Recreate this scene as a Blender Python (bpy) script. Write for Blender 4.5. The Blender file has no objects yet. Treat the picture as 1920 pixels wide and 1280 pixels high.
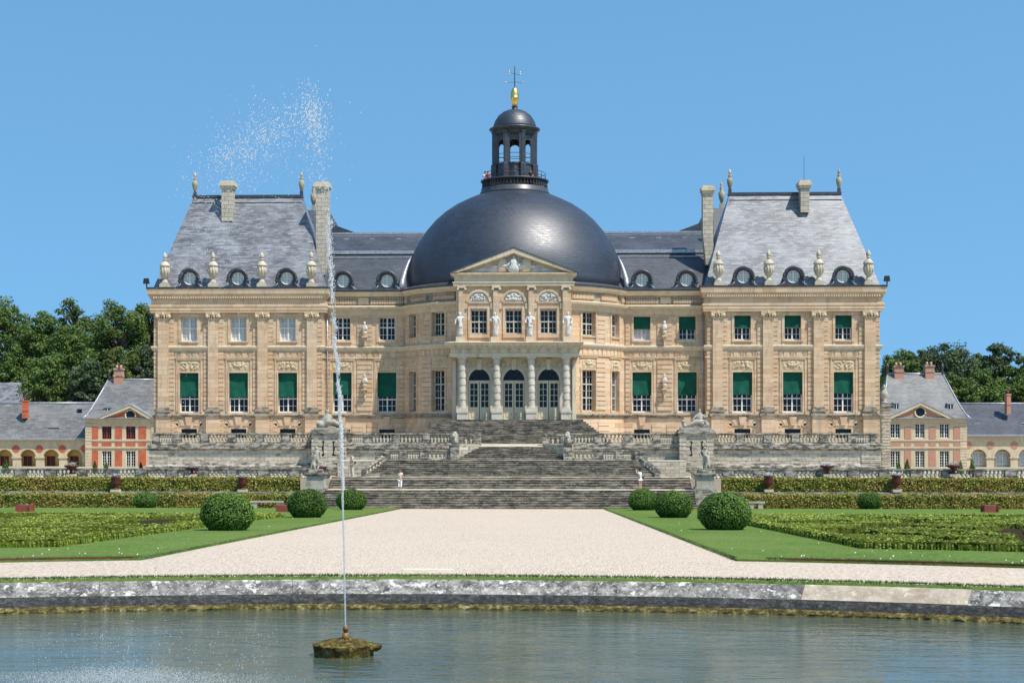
import bpy, math, random
import numpy as np
from mathutils import Vector, noise as mn
R=math.radians; PI=math.pi
random.seed(7); rng=np.random.default_rng(7)
S=bpy.context.scene; COL=S.collection
# ---------------------------------------------------------------- camera, sky, sun, exposure
TH=R(2); CX,CZ=2.0,5.78; FP,U0,V0=2990.0,899.0,812.0
cam=bpy.data.cameras.new('camera'); co=bpy.data.objects.new('camera',cam); COL.objects.link(co)
co.location=(CX,0,CZ); co.rotation_euler=(R(90),0,TH)
cam.sensor_width=36; cam.lens=FP/1920*36; cam.shift_x=(960-U0)/1920; cam.shift_y=(V0-640)/1920
cam.clip_start=.5; cam.clip_end=4000; S.camera=co
SAZ,SEL=52,60
SUN=Vector((math.sin(R(SAZ))*math.cos(R(SEL)),-math.cos(R(SAZ))*math.cos(R(SEL)),math.sin(R(SEL))))
w=bpy.data.worlds.new('World'); S.world=w; w.use_nodes=True
nt=w.node_tree; bg=nt.nodes['Background']; sk=nt.nodes.new('ShaderNodeTexSky'); sk.sky_type='NISHITA'
sk.sun_disc=False; sk.sun_elevation=R(SEL); sk.sun_rotation=R(180-SAZ); sk.air_density=1.0; sk.dust_density=.9; sk.ozone_density=5.5; sk.altitude=100
tcw=nt.nodes.new('ShaderNodeTexCoord'); mpw=nt.nodes.new('ShaderNodeMapping'); mpw.inputs['Location'].default_value=(0,0,.24); mpw.inputs['Scale'].default_value=(1,1,.5)   # lift the lookup off the whitish horizon band: a clear dry sky
nt.links.new(tcw.outputs['Generated'],mpw.inputs[0]); nt.links.new(mpw.outputs[0],sk.inputs[0])
mxw=nt.nodes.new('ShaderNodeMix'); mxw.data_type='RGBA'; mxw.blend_type='MULTIPLY'; mxw.inputs[0].default_value=1; mxw.inputs[7].default_value=(.82,1.10,1.05,1)
nt.links.new(sk.outputs[0],mxw.inputs[6]); nt.links.new(mxw.outputs[2],bg.inputs[0]); bg.inputs[1].default_value=.145
sl=bpy.data.lights.new('sun','SUN'); sl.energy=4.7; sl.angle=R(.5); sl.color=(1,.95,.87)
so=bpy.data.objects.new('sun',sl); COL.objects.link(so); so.rotation_euler=SUN.to_track_quat('Z','Y').to_euler(); so.location=(60,-40,90)
S.view_settings.view_transform='Standard'; S.view_settings.look='None'; S.view_settings.exposure=.33; S.view_settings.gamma=1; S.view_settings.use_curve_mapping=False
S.cycles.max_bounces=6; S.cycles.transparent_max_bounces=8
# ---------------------------------------------------------------- helpers
def P(u,v,Y):      # photograph pixel + distance -> world point
    s,c=math.sin(TH),math.cos(TH); du=(u-U0)/FP; X=CX+Y*(du*c-s)/(c+du*s); d=-(X-CX)*s+Y*c
    return X,CZ+(V0-v)/FP*d
def PX(u,Y): return P(u,V0,Y)[0]
def PZ(v,Y,u=964): return P(u,v,Y)[1]
def gz(y): return (122-y)*.0308 if y>32.4 else 2.76
def tag(o,label=None,cat=None,group=None,kind=None):
    for k,v in (('label',label),('category',cat),('group',group),('kind',kind)):
        if v: o[k]=v
    return o
def empty(name,loc,label,cat,group=None):
    o=bpy.data.objects.new(name,None); COL.objects.link(o); o.location=loc; return tag(o,label,cat,group)
def kids(o): return [c for c in COL.objects if c.parent==o]
def copy_tree(o,parent=None):
    c=o.copy(); COL.objects.link(c); c.parent=parent
    for ch in kids(o): copy_tree(ch,c)
    return c
def local(o,parent):       # parent while keeping world geometry
    o.parent=parent; p=Vector((0,0,0)); q=parent
    while q is not None: p=p+Vector(q.location); q=q.parent
    o.location=-p
class MB:
    def __init__(s,f=None): s.v=[];s.f=[];s.sm=[];s.tf=f
    def add(s,vs,fs,smooth=False):
        b=len(s.v)
        if s.tf: vs=[s.tf(*p) for p in vs]
        s.v+=[tuple(p) for p in vs]; s.f+=[tuple(i+b for i in q) for q in fs]; s.sm+=[smooth]*len(fs); return s
    def box(s,x0,x1,y0,y1,z0,z1,tx=0,ty=0):
        return s.add([(x0,y0,z0),(x1,y0,z0),(x1,y1,z0),(x0,y1,z0),(x0+tx,y0+ty,z1),(x1-tx,y0+ty,z1),(x1-tx,y1-ty,z1),(x0+tx,y1-ty,z1)],
            [(0,3,2,1),(4,5,6,7),(0,1,5,4),(1,2,6,5),(2,3,7,6),(3,0,4,7)])
    def prism(s,poly,y0,y1):      # poly in (x,z), counter-clockwise seen from the camera
        n=len(poly); vs=[(x,y0,z) for x,z in poly]+[(x,y1,z) for x,z in poly]
        fs=[tuple(range(n)),tuple(range(2*n-1,n-1,-1))]+[(i,i+n,(i+1)%n+n,(i+1)%n) for i in range(n)]
        return s.add(vs,fs)
    def slab(s,poly,z0,z1):       # poly in (x,y) ccw from above; z0,z1 numbers or functions of y
        n=len(poly); g=lambda z,y: z(y) if callable(z) else z
        vs=[(x,y,g(z0,y)) for x,y in poly]+[(x,y,g(z1,y)) for x,y in poly]
        return s.add(vs,[tuple(range(n-1,-1,-1)),tuple(range(n,2*n))]+[(i,(i+1)%n,(i+1)%n+n,i+n) for i in range(n)])
    def lathe(s,cx,cy,cz,prof,n=16,sq=False,smooth=True,flute=0,kx=1,ky=1):
        vs=[];fs=[]
        for r,z in prof:
            for k in range(n):
                a=2*PI*k/n+(PI/n if sq else 0); rr=r*(math.sqrt(2) if sq else 1)*(1-flute*(k%2))
                vs.append((cx+kx*rr*math.cos(a),cy+ky*rr*math.sin(a),cz+z))
        m=len(prof)
        for i in range(m-1):
            for k in range(n): fs.append((i*n+k,i*n+(k+1)%n,(i+1)*n+(k+1)%n,(i+1)*n+k))
        fs.append(tuple(range(n-1,-1,-1))); fs.append(tuple(range((m-1)*n,m*n)))
        return s.add(vs,fs,smooth and not sq)
    def tube(s,pts,rad,n=6,smooth=True):
        pts=[Vector(p) for p in pts]; m=len(pts); vs=[];fs=[]
        rad=rad if isinstance(rad,(list,tuple)) else [rad]*m
        for i,p in enumerate(pts):
            t=(pts[min(i+1,m-1)]-pts[max(i-1,0)]).normalized(); u=t.cross(Vector((0,0,1)) if abs(t.z)<.9 else Vector((1,0,0))).normalized(); v=t.cross(u)
            for k in range(n):
                a=2*PI*k/n; vs.append(p+(u*math.cos(a)+v*math.sin(a))*rad[i])
        for i in range(m-1):
            for k in range(n): fs.append((i*n+k,i*n+(k+1)%n,(i+1)*n+(k+1)%n,(i+1)*n+k))
        fs.append(tuple(range(n-1,-1,-1))); fs.append(tuple(range((m-1)*n,m*n)))
        return s.add(vs,fs,smooth)
    def mould(s,path,prof,closed=False):    # sweep profile [(out,z)] along plan polyline, outward = right of travel
        n=len(path); vs=[];fs=[]; m=len(prof)
        for i,(x,y) in enumerate(path):
            def nrm(a,b):
                d=Vector((b[0]-a[0],b[1]-a[1])).normalized(); return Vector((d.y,-d.x))
            A=nrm(path[i-1],path[i]) if (i>0 or closed) else None; B=nrm(path[i],path[(i+1)%n]) if (i<n-1 or closed) else None
            N=(A if B is None else B if A is None else (A+B).normalized()); k=1 if A is None or B is None else 1/max(.3,N.dot(A))
            for o,z in prof: vs.append((x+N.x*o*k,y+N.y*o*k,z))
        for i in range(n if closed else n-1):
            j=(i+1)%n
            for q in range(m-1): fs.append((i*m+q,j*m+q,j*m+q+1,i*m+q+1))
        if not closed: fs.append(tuple(range(m))); fs.append(tuple(range(n*m-1,(n-1)*m-1,-1)))
        return s.add(vs,fs)
    def build(s,name,mat,parent=None,label=None,bevel=0):
        me=bpy.data.meshes.new(name); me.from_pydata(s.v,[],s.f); me.polygons.foreach_set('use_smooth',s.sm); me.update()
        if mat: me.materials.append(mat)
        o=bpy.data.objects.new(name,me); COL.objects.link(o)
        if parent is not None: local(o,parent)
        if label: o['label']=label
        return o
def npmesh(name,V,F,mat,parent=None,smooth=False):
    V=np.asarray(V,np.float32).reshape(-1,3); F=np.asarray(F,np.int32); k=F.shape[1]
    me=bpy.data.meshes.new(name); me.vertices.add(len(V)); me.vertices.foreach_set('co',V.ravel())
    me.loops.add(F.size); me.loops.foreach_set('vertex_index',F.ravel()); me.polygons.add(len(F))
    me.polygons.foreach_set('loop_start',np.arange(0,F.size,k)); me.polygons.foreach_set('loop_total',np.full(len(F),k,np.int32))
    me.polygons.foreach_set('use_smooth',np.full(len(F),smooth)); me.update(calc_edges=True); me.validate()
    me.materials.append(mat); o=bpy.data.objects.new(name,me); COL.objects.link(o)
    if parent is not None: local(o,parent)
    return o
def leafquads(C,N,size,rg,jit=.7,aspect=.6):   # leaf cards at centres C facing roughly N
    n=len(C); N=N+rg.normal(0,jit,(n,3)); N/=np.linalg.norm(N,axis=1)[:,None]+1e-9
    T=np.cross(N,rg.normal(0,1,(n,3))); T/=np.linalg.norm(T,axis=1)[:,None]+1e-9; B=np.cross(N,T)
    s=(size*rg.uniform(.6,1.25,n))[:,None]
    a=T*s; b=B*s*aspect
    return np.stack([C-a,C-b*1.0,C+a,C+b],1)
def leaves(name,C,N,size,mat,parent=None,seed=1,jit=.7):
    Q=leafquads(np.asarray(C,float),np.asarray(N,float),size,np.random.default_rng(seed),jit); n=len(Q)
    return npmesh(name,Q.reshape(-1,3),np.arange(4*n).reshape(n,4),mat,parent)
def skin(name,pts,rad,edges,mat,parent=None,sub=1,noise_=0,seed=0,root=0):
    me=bpy.data.meshes.new(name); me.from_pydata([tuple(p) for p in pts],edges,[]); o=bpy.data.objects.new(name,me); COL.objects.link(o)
    md=o.modifiers.new('s','SKIN'); sd=me.skin_vertices[0].data
    for i,r in enumerate(rad): sd[i].radius=(r,r) if not isinstance(r,tuple) else r
    sd[root].use_root=True
    sb=o.modifiers.new('u','SUBSURF'); sb.levels=sub; sb.render_levels=sub
    dg=bpy.context.evaluated_depsgraph_get(); dg.update(); me2=bpy.data.meshes.new_from_object(o.evaluated_get(dg)); o.modifiers.clear(); o.data=me2
    bpy.data.meshes.remove(me)
    me2.name=name; me2.materials.clear(); me2.materials.append(mat)
    if noise_:
        for v in me2.vertices:
            p=v.co; k=mn.noise((p.x*9+seed,p.y*9,p.z*3.2))+.5*mn.noise((p.x*20+seed,p.y*20,p.z*9)); n=v.normal; v.co=p+n*k*noise_
    me2.polygons.foreach_set('use_smooth',[True]*len(me2.polygons))
    if parent is not None: local(o,parent)
    return o
# ---------------------------------------------------------------- materials
class NT:
    def __init__(s,name,rough=.8,spec=.3,metal=0):
        s.m=bpy.data.materials.new(name); s.m.use_nodes=True; s.t=s.m.node_tree; s.b=s.t.nodes['Principled BSDF']
        s.b.inputs['Roughness'].default_value=rough; s.b.inputs['Specular IOR Level'].default_value=spec; s.b.inputs['Metallic'].default_value=metal
        s.tc=s.t.nodes.new('ShaderNodeTexCoord').outputs['Object']
    def n(s,ty,**k):
        o=s.t.nodes.new('ShaderNode'+ty)
        for a,b in k.items(): setattr(o,a,b)
        return o
    def l(s,a,b): s.t.links.new(a,b)
    def scl(s,v,src=None):
        o=s.n('Mapping'); s.l(src or s.tc,o.inputs[0]); o.inputs['Scale'].default_value=v; return o.outputs[0]
    def noise(s,scale,vec=None,detail=4,rough=.6,dist=0):
        o=s.n('TexNoise'); s.l(vec or s.tc,o.inputs['Vector']); o.inputs['Scale'].default_value=scale; o.inputs['Detail'].default_value=detail; o.inputs['Roughness'].default_value=rough; o.inputs['Distortion'].default_value=dist
        return o.outputs['Fac']
    def ramp(s,f,stops):
        o=s.n('ValToRGB'); s.l(f,o.inputs[0]); e=o.color_ramp.elements
        while len(e)<len(stops): e.new(.5)
        for q,(p,c) in zip(e,stops): q.position=p; q.color=(c,c,c,1) if isinstance(c,(int,float)) else (*c,1)
        return o.outputs[0]
    def mix(s,f,a,b,mode='MIX'):
        o=s.n('Mix',data_type='RGBA',blend_type=mode)
        for i,x in ((0,f),(6,a),(7,b)):
            if hasattr(x,'node'): s.l(x,o.inputs[i])
            elif i==0: o.inputs[i].default_value=x
            else: o.inputs[i].default_value=(*x,1)
        return o.outputs[2]
    def col(s,c):
        if hasattr(c,'node'): s.l(c,s.b.inputs['Base Color'])
        else: s.b.inputs['Base Color'].default_value=(*c,1)
        return s
    def bump(s,h,st=.3,d=.05):
        o=s.n('Bump'); s.l(h,o.inputs['Height']); o.inputs['Strength'].default_value=st; o.inputs['Distance'].default_value=d; s.l(o.outputs[0],s.b.inputs['Normal']); return s
    def xz(s):     # masonry coordinates (x-y, z)
        a=s.n('SeparateXYZ'); s.l(s.tc,a.inputs[0]); b=s.n('Math',operation='SUBTRACT'); s.l(a.outputs[0],b.inputs[0]); s.l(a.outputs[1],b.inputs[1])
        c=s.n('CombineXYZ'); s.l(b.outputs[0],c.inputs[0]); s.l(a.outputs[2],c.inputs[1]); return c.outputs[0]
    def brick(s,vec,w,h,c1,c2,mo,ms=.012,bias=0):
        o=s.n('TexBrick'); s.l(vec,o.inputs['Vector']); o.inputs['Scale'].default_value=1
        for k,c in (('Color1',c1),('Color2',c2),('Mortar',mo)): o.inputs[k].default_value=(*c,1)
        o.inputs['Mortar Size'].default_value=ms; o.inputs['Brick Width'].default_value=w; o.inputs['Row Height'].default_value=h; o.inputs['Bias'].default_value=bias
        return o.outputs[0],o.outputs[1]
def plain(name,c,rough=.7,spec=.3,metal=0,var=.25,sc=3):
    m=NT(name,rough,spec,metal); f=m.noise(sc); m.col(m.mix(m.ramp(f,[(.3,0),(.7,1)]),tuple(x*(1-var) for x in c),tuple(min(1,x*(1+var)) for x in c))); return m.m
def limestone():
    m=NT('limestone',.85,.2); v=m.xz(); c,f=m.brick(v,1.15,.42,(.54,.36,.215),(.69,.505,.33),(.33,.225,.145),.013)
    g=m.noise(.35,detail=6); c=m.mix(m.ramp(g,[(.42,0),(.72,.5)]),c,(.60,.49,.37))
    o=m.noise(.9,m.scl((1,1,2.2)),3); c=m.mix(m.ramp(o,[(.55,0),(.68,.35)]),c,(.62,.37,.22))
    k=m.noise(2.2,m.scl((1,1,.25)),6); c=m.mix(m.ramp(k,[(.52,0),(.74,.68)]),c,(.30,.245,.19))
    m.col(c); m.bump(m.noise(14,detail=5),.25,.02); return m.m
def pale_stone(name='pale_stone',a=(.55,.44,.30),b=(.68,.57,.42),d=(.26,.21,.16)):
    m=NT(name,.85,.2); c=m.mix(m.ramp(m.noise(1.3,detail=6),[(.3,0),(.7,1)]),a,b); k=m.noise(3,m.scl((1,1,.3)),6)
    m.col(m.mix(m.ramp(k,[(.55,0),(.75,.7)]),c,d)); m.bump(m.noise(12,detail=5),.4,.03); return m.m
def weathered(name,joints=True,dark=.52,base=(.52,.46,.36)):
    m=NT(name,.92,.15)
    if joints: c,f=m.brick(m.xz(),.75,.31,tuple(x*.8 for x in base),tuple(x*1.15 for x in base),(.16,.14,.11),.016)
    else: c=m.mix(m.ramp(m.noise(1.1),[(.3,0),(.7,1)]),tuple(x*.8 for x in base),tuple(x*1.1 for x in base))
    k=m.noise(2.6,m.scl((.55,1,1.5)),9,.75); c=m.mix(m.ramp(k,[(dark-.03,0),(dark+.1,.92)]),c,(.06,.056,.05))
    l=m.noise(5,detail=5,rough=.7); c=m.mix(m.ramp(l,[(.6,0),(.68,.8)]),c,(.62,.6,.53))
    m.col(c); m.bump(m.noise(9,detail=6),.6,.05); return m.m
def stepstone():
    m=NT('worn_step_stone',.92,.15); k=m.noise(2.4,m.scl((.45,1,1.6)),8,.75)
    c=m.ramp(k,[(.33,(.035,.03,.025)),(.45,(.12,.10,.078)),(.54,(.26,.22,.165)),(.67,(.48,.405,.30))])
    l=m.noise(6.5,m.scl((.7,1,1)),4,.7); c=m.mix(m.ramp(l,[(.6,0),(.68,.85)]),c,(.6,.57,.49))
    m.col(c); m.bump(m.noise(9,detail=6),.6,.04); return m.m
def slate(name,c1,c2,mo,rough=.42,spec=.5):
    m=NT(name,rough,spec); v=m.xz(); c,f=m.brick(v,.55,.17,c1,c2,mo,.012)
    k=m.noise(1,m.scl((.8,.8,6)),5,.7); c=m.mix(m.ramp(k,[(.4,0),(.68,.75)]),c,tuple(x*.55 for x in c1))
    g=m.noise(.4,detail=5); c=m.mix(m.ramp(g,[(.45,0),(.75,.5)]),c,tuple(min(1,x*1.35) for x in c2)); m.col(c)
    m.bump(m.mix(.5,f,k),.3,.03)
    rr=m.n('Math',operation='MULTIPLY_ADD'); m.l(m.noise(2,m.scl((1,1,5)),4),rr.inputs[0]); rr.inputs[1].default_value=.3; rr.inputs[2].default_value=rough-.15; m.l(rr.outputs[0],m.b.inputs['Roughness']); return m.m
def leafmat(name,stops,trans=.25,rough=.55,spec=.25):
    m=NT(name,rough,spec); g=m.n('NewGeometry'); c=m.ramp(g.outputs['Random Per Island'],stops); big=m.noise(.35,detail=3)
    c=m.mix(m.ramp(big,[(.35,.0),(.7,.45)]),c,tuple(min(1,x*1.7) for x in stops[-1][1])); m.col(c)
    tr=m.n('BsdfTranslucent'); m.l(c,tr.inputs[0]); ms=m.n('MixShader'); ms.inputs[0].default_value=trans
    m.l(m.b.outputs[0],ms.inputs[1]); m.l(tr.outputs[0],ms.inputs[2]); m.l(ms.outputs[0],m.t.nodes['Material Output'].inputs[0]); return m.m
def gravelmat():
    m=NT('gravel',.95,.1); a=m.noise(24,m.scl((1,.13,1)),2,.8); b=m.noise(.12,detail=5); c=m.ramp(a,[(.32,(.22,.172,.132)),(.43,(.41,.33,.262)),(.54,(.515,.427,.348)),(.7,(.64,.553,.468))])
    c=m.mix(m.ramp(b,[(.35,0),(.7,.4)]),c,(.52,.43,.32)); m.col(c); m.bump(a,.5,.03); return m.m
def grassmat():
    m=NT('grass',.9,.1); a=m.noise(12,m.scl((1,.2,1)),5,.8); b=m.noise(.25,detail=4)
    c=m.ramp(a,[(.3,(.028,.066,.010)),(.5,(.085,.15,.024)),(.7,(.17,.25,.05))]); c=m.mix(m.ramp(b,[(.42,0),(.66,.6)]),c,(.15,.19,.05)); c=m.mix(m.ramp(m.noise(.55,m.scl((1,.12,1)),3),[(.42,0),(.64,.22)]),c,(.14,.21,.06)); c=m.mix(m.ramp(m.noise(1.1,detail=5),[(.55,0),(.7,.35)]),c,(.22,.22,.09)); m.col(c); m.bump(a,.8,.05); return m.m
def watermat():
    m=NT('pond_water',.06,.5); m.b.inputs['IOR'].default_value=1.33; n1=m.noise(1.9,m.scl((.5,1.5,1)),3,.55,.6); n2=m.noise(6,m.scl((.55,1.3,1)),3,.6)
    m.col(m.mix(m.ramp(m.noise(.3),[(.4,0),(.65,1)]),(.060,.080,.058),(.10,.118,.088)))
    h=m.n('Math',operation='MULTIPLY_ADD'); m.l(n2,h.inputs[0]); h.inputs[1].default_value=.25; m.l(n1,h.inputs[2]); m.bump(h.outputs[0],.27,.10); return m.m
def rimmat(tan=0):
    m=NT('lichen_rim_stone',.9,.15); a=m.noise(3.4,detail=9,rough=.8); c=m.ramp(a,[(.38,(.035,.033,.031)),(.47,(.14,.132,.12)),(.56,(.32,.30,.27)),(.66,(.50,.475,.43))])
    g=m.n('NewGeometry'); c=m.mix(m.ramp(g.outputs['Random Per Island'],[(0,.5),(.8,.1)]),c,(.10,.095,.088))
    w1=m.noise(4.2,detail=7,rough=.6,dist=.3); c=m.mix(m.ramp(w1,[(.585,0),(.65,.85)]),c,(.70,.68,.63)); w2=m.noise(13,detail=5,rough=.75); c=m.mix(m.ramp(w2,[(.57,0),(.61,.65)]),c,(.66,.64,.6))
    c=m.mix(tan,c,m.mix(m.ramp(m.noise(3),[(.35,0),(.65,1)]),(.40,.31,.21),(.60,.50,.37)))
    m.col(c); m.bump(a,.7,.06); return m.m
M={}
M['finst']=pale_stone('finial_stone',(.26,.22,.15),(.42,.36,.25),(.1,.09,.07)); M['urnst']=pale_stone('urn_stone',(.42,.36,.265),(.58,.51,.39),(.17,.145,.115))
M['mould']=weathered('weathered_moulding_and_shade',False,.5,(.38,.32,.24))  # weathering on base mouldings; painted shade on the attic band
M['colst']=pale_stone('banded_column_stone',(.50,.44,.35),(.62,.56,.46),(.2,.17,.14))
M['lime']=limestone(); M['pale']=pale_stone(); M['statue']=pale_stone('statue_marble',(.52,.49,.45),(.68,.65,.61),(.2,.19,.17)); M['carv']=pale_stone('carved_stone',(.50,.38,.23),(.62,.49,.33),(.2,.15,.1)); M['greystat']=pale_stone('lichen_statue_stone',(.30,.27,.22),(.46,.42,.35),(.07,.065,.055))
M['wea']=weathered('weathered_masonry',True,.555); M['weac']=weathered('weathered_coping',False,.455,(.46,.41,.33)); M['weal']=weathered('weathered_pale_balusters',False,.56,(.56,.49,.37)); M['step']=stepstone()
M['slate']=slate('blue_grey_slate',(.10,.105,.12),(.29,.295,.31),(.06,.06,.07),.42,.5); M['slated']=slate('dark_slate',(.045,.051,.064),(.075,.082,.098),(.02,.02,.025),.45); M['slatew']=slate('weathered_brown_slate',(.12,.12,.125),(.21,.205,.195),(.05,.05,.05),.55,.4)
M['dome']=slate('polished_dome_slate',(.014,.019,.033),(.026,.033,.053),(.010,.013,.019),.47,.85)
M['lead']=plain('dark_lead',(.05,.053,.062),.4,.5,0,.3,2); M['leadl']=plain('bright_lead_flashing',(.34,.36,.39),.35,.5,.3,.3,4); M['iron']=plain('black_iron',(.02,.02,.022),.5)
m=NT('gilding',.35,.5,1); m.col((.85,.6,.2)); M['gold']=m.m
m=NT('window_glass',.05,.25); m.col((.008,.010,.016)); M['glass']=m.m
M['frame']=plain('white_window_paint',(.78,.75,.68),.5,.3,0,.06); M['frameg']=plain('aged_window_paint',(.50,.46,.39),.6,.3,0,.1); M['cream']=plain('cream_door_paint',(.62,.55,.40),.5,.3,0,.08); M['curtain']=plain('sheer_curtain',(.50,.53,.55),.8,.2,0,.2,2)
M['blind']=plain('green_blind_cloth',(.008,.085,.055),.8,.15,0,.25,1.5); M['dark']=plain('dark_interior',(.02,.018,.015),.9,.1)
M['gravel']=gravelmat(); M['grass']=grassmat(); M['water']=watermat(); M['rim']=rimmat()
M['earth']=plain('dry_earth',(.33,.29,.21),.95,.1,0,.3,.2); M['sand']=plain('pale_sand',(.46,.39,.30),.95,.1,0,.12,1)
m=NT('red_brick',.9,.15); c,f=m.brick(m.xz(),.24,.08,(.42,.13,.085),(.55,.2,.13),(.5,.4,.3),.012); c=m.mix(m.ramp(m.noise(1.2,detail=5),[(.4,0),(.75,.5)]),c,(.55,.27,.19)); m.col(c); M['brick']=m.m
M['redp']=plain('orange_red_render',(.50,.13,.07),.9,.15,0,.18,1.5); M['ochre']=plain('yellow_ochre_render',(.62,.42,.14),.9,.15,0,.15,.8)
M['rust']=plain('rusty_steel_edging',(.10,.035,.025),.8,.2,0,.4,3); M['terra']=plain('dark_red_iron',(.11,.025,.02),.55,.4,0,.3,4); M['tub']=plain('oxide_red_paint',(.26,.06,.045),.65,.3,0,.15,3)
M['leafT']=leafmat('tree_leaves',[(0,(.026,.056,.014)),(.5,(.062,.108,.024)),(1,(.125,.185,.04))]); M['leafL']=leafmat('light_tree_leaves',[(0,(.03,.06,.014)),(.5,(.07,.12,.026)),(1,(.14,.19,.045))]); M['leafP']=leafmat('yellow_green_leaves',[(0,(.03,.05,.012)),(1,(.14,.17,.04))])
M['leafD']=leafmat('dark_blue_green_leaves',[(0,(.026,.05,.022)),(.5,(.055,.09,.038)),(1,(.115,.155,.07))])
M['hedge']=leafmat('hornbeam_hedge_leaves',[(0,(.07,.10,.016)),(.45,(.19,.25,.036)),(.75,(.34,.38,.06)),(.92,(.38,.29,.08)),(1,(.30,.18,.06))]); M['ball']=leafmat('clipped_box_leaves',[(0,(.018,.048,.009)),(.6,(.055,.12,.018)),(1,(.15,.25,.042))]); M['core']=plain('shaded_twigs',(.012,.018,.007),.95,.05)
M['bark']=plain('tree_bark',(.16,.13,.10),.95,.1,0,.4,2)
M['boxleaf']=leafmat('box_leaves',[(0,(.07,.105,.012)),(.5,(.155,.21,.022)),(1,(.28,.34,.05))],.2)
m=NT('box_twigs',.9,.1); a=m.noise(5,detail=6,rough=.8); c=m.ramp(a,[(.34,(.018,.03,.005)),(.5,(.06,.08,.01)),(.66,(.14,.17,.02))]); c=m.mix(m.ramp(m.noise(.2,detail=4),[(.4,0),(.7,.3)]),c,(.06,.07,.01)); m.col(c); m.bump(a,.9,.08); M['box']=m.m
m=NT('brick_dust_bed',.95,.05); m.col(m.mix(m.ramp(m.noise(2),[(.4,0),(.6,1)]),(.018,.016,.008),(.05,.032,.016))); M['bed']=m.m
m=NT('mossy_ledge',.85,.2); a=m.noise(7,detail=7,rough=.8); m.col(m.ramp(a,[(.32,(.02,.016,.008)),(.47,(.06,.048,.014)),(.56,(.17,.14,.035)),(.66,(.42,.34,.22))])); m.bump(a,1,.06); M['moss']=m.m
m=NT('dark_wet_stone',.6,.3); a=m.noise(8,m.scl((1,1,2)),8,.85); m.col(m.ramp(a,[(.36,(.012,.012,.013)),(.5,(.05,.048,.045)),(.6,(.13,.125,.115)),(.7,(.34,.32,.29))])); m.bump(a,.6,.04); M['wet']=m.m
m=NT('rusty_mossy_float',.85,.2); a=m.noise(9,detail=7,rough=.8); c=m.ramp(a,[(.33,(.016,.011,.006)),(.47,(.07,.045,.012)),(.57,(.16,.14,.025)),(.7,(.42,.37,.24))]); c=m.mix(m.ramp(m.noise(5,detail=4),[(.55,0),(.68,.7)]),c,(.16,.055,.015)); m.col(c); m.bump(a,1,.05); M['float']=m.m
m=NT('falling_water',.2,.5); m.col((.92,.93,.93)); m.b.inputs['Transmission Weight'].default_value=.35; m.b.inputs['IOR'].default_value=1.33
tr=m.n('BsdfTranslucent'); tr.inputs[0].default_value=(.95,.95,.93,1); ms=m.n('MixShader'); ms.inputs[0].default_value=.5; tp=m.n('BsdfTransparent'); m2=m.n('MixShader'); m2.inputs[0].default_value=.3; m.l(m.b.outputs[0],ms.inputs[1]); m.l(tr.outputs[0],ms.inputs[2]); m.l(ms.outputs[0],m2.inputs[1]); m.l(tp.outputs[0],m2.inputs[2]); m.l(m2.outputs[0],m.t.nodes['Material Output'].inputs[0]); M['jet']=m.m
M['skin']=plain('skin',(.55,.3,.21),.6,.3,0,.05); M['white']=plain('white_cotton',(.8,.79,.8),.8,.2,0,.04); M['greysh']=plain('grey_cotton',(.4,.42,.42),.8,.2,0,.08); M['beige']=plain('beige_cotton',(.62,.56,.45),.8,.2,0,.06); M['navy']=plain('navy_canvas',(.015,.018,.03),.7,.3); M['ginger']=plain('ginger_hair',(.22,.07,.035),.6,.3); M['brownh']=plain('dark_brown_hair',(.05,.03,.02),.6,.3); M['redc']=plain('red_cotton',(.45,.06,.05),.8,.2,0,.06); M['wood']=plain('bleached_plank',(.72,.63,.46),.8,.2,0,.1,4); M['flower']=plain('silvery_flowers',(.5,.53,.5),.8,.2,0,.4,9); M['grn']=plain('green_plastic',(.02,.2,.15),.5)
# ================================================================= CHATEAU
YP,YW,YC,RR=150.3,151.5,155.9,11.3
ch=empty('chateau',(0,150,4.9),'golden limestone chateau with dark central dome, grey slate roofs and columned portico','palace')
flat=lambda Y:(lambda x,d,z:(x,Y+d,z))
def rot(u,d,z): a=u/RR; r=RR-d; return (r*math.sin(a),YC-r*math.cos(a),z)
def wallsec(mb,f,u0,u1,z0,z1,holes,depth=.5,du=99):
    us={u0,u1}; zs={z0,z1}
    for a,b,c,d in holes: us|={a,b}; zs|={c,d}
    us=sorted(us); full=[]
    for a,b in zip(us,us[1:]):
        k=max(1,math.ceil((b-a)/du)); full+= [a+(b-a)*i/k for i in range(k)]
    full.append(us[-1]); zs=sorted(zs); vs=[];fs=[]
    for a,b in zip(full,full[1:]):
        for c,d in zip(zs,zs[1:]):
            m_=( (a+b)/2,(c+d)/2 )
            if any(h[0]<m_[0]<h[1] and h[2]<m_[1]<h[3] for h in holes): continue
            n=len(vs); vs+=[f(a,0,c),f(b,0,c),f(b,0,d),f(a,0,d)]; fs.append((n,n+1,n+2,n+3))
    for a,b,c,d in holes:
        for p,q in (((a,c),(a,d)),((b,d),(b,c)),((a,d),(b,d)),((b,c),(a,c))):
            n=len(vs); vs+=[f(p[0],0,p[1]),f(p[0],depth,p[1]),f(q[0],depth,q[1]),f(q[0],0,q[1])]; fs.append((n,n+3,n+2,n+1))
    mb.add(vs,fs)
def bx(mb,f,u0,u1,d0,d1,z0,z1,k=1):
    for i in range(k):
        a=u0+(u1-u0)*i/k; b=u0+(u1-u0)*(i+1)/k
        mb.add([f(a,d0,z0),f(b,d0,z0),f(b,d1,z0),f(a,d1,z0),f(a,d0,z1),f(b,d0,z1),f(b,d1,z1),f(a,d1,z1)],[(0,3,2,1),(4,5,6,7),(0,1,5,4),(1,2,6,5),(2,3,7,6),(3,0,4,7)])
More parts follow.
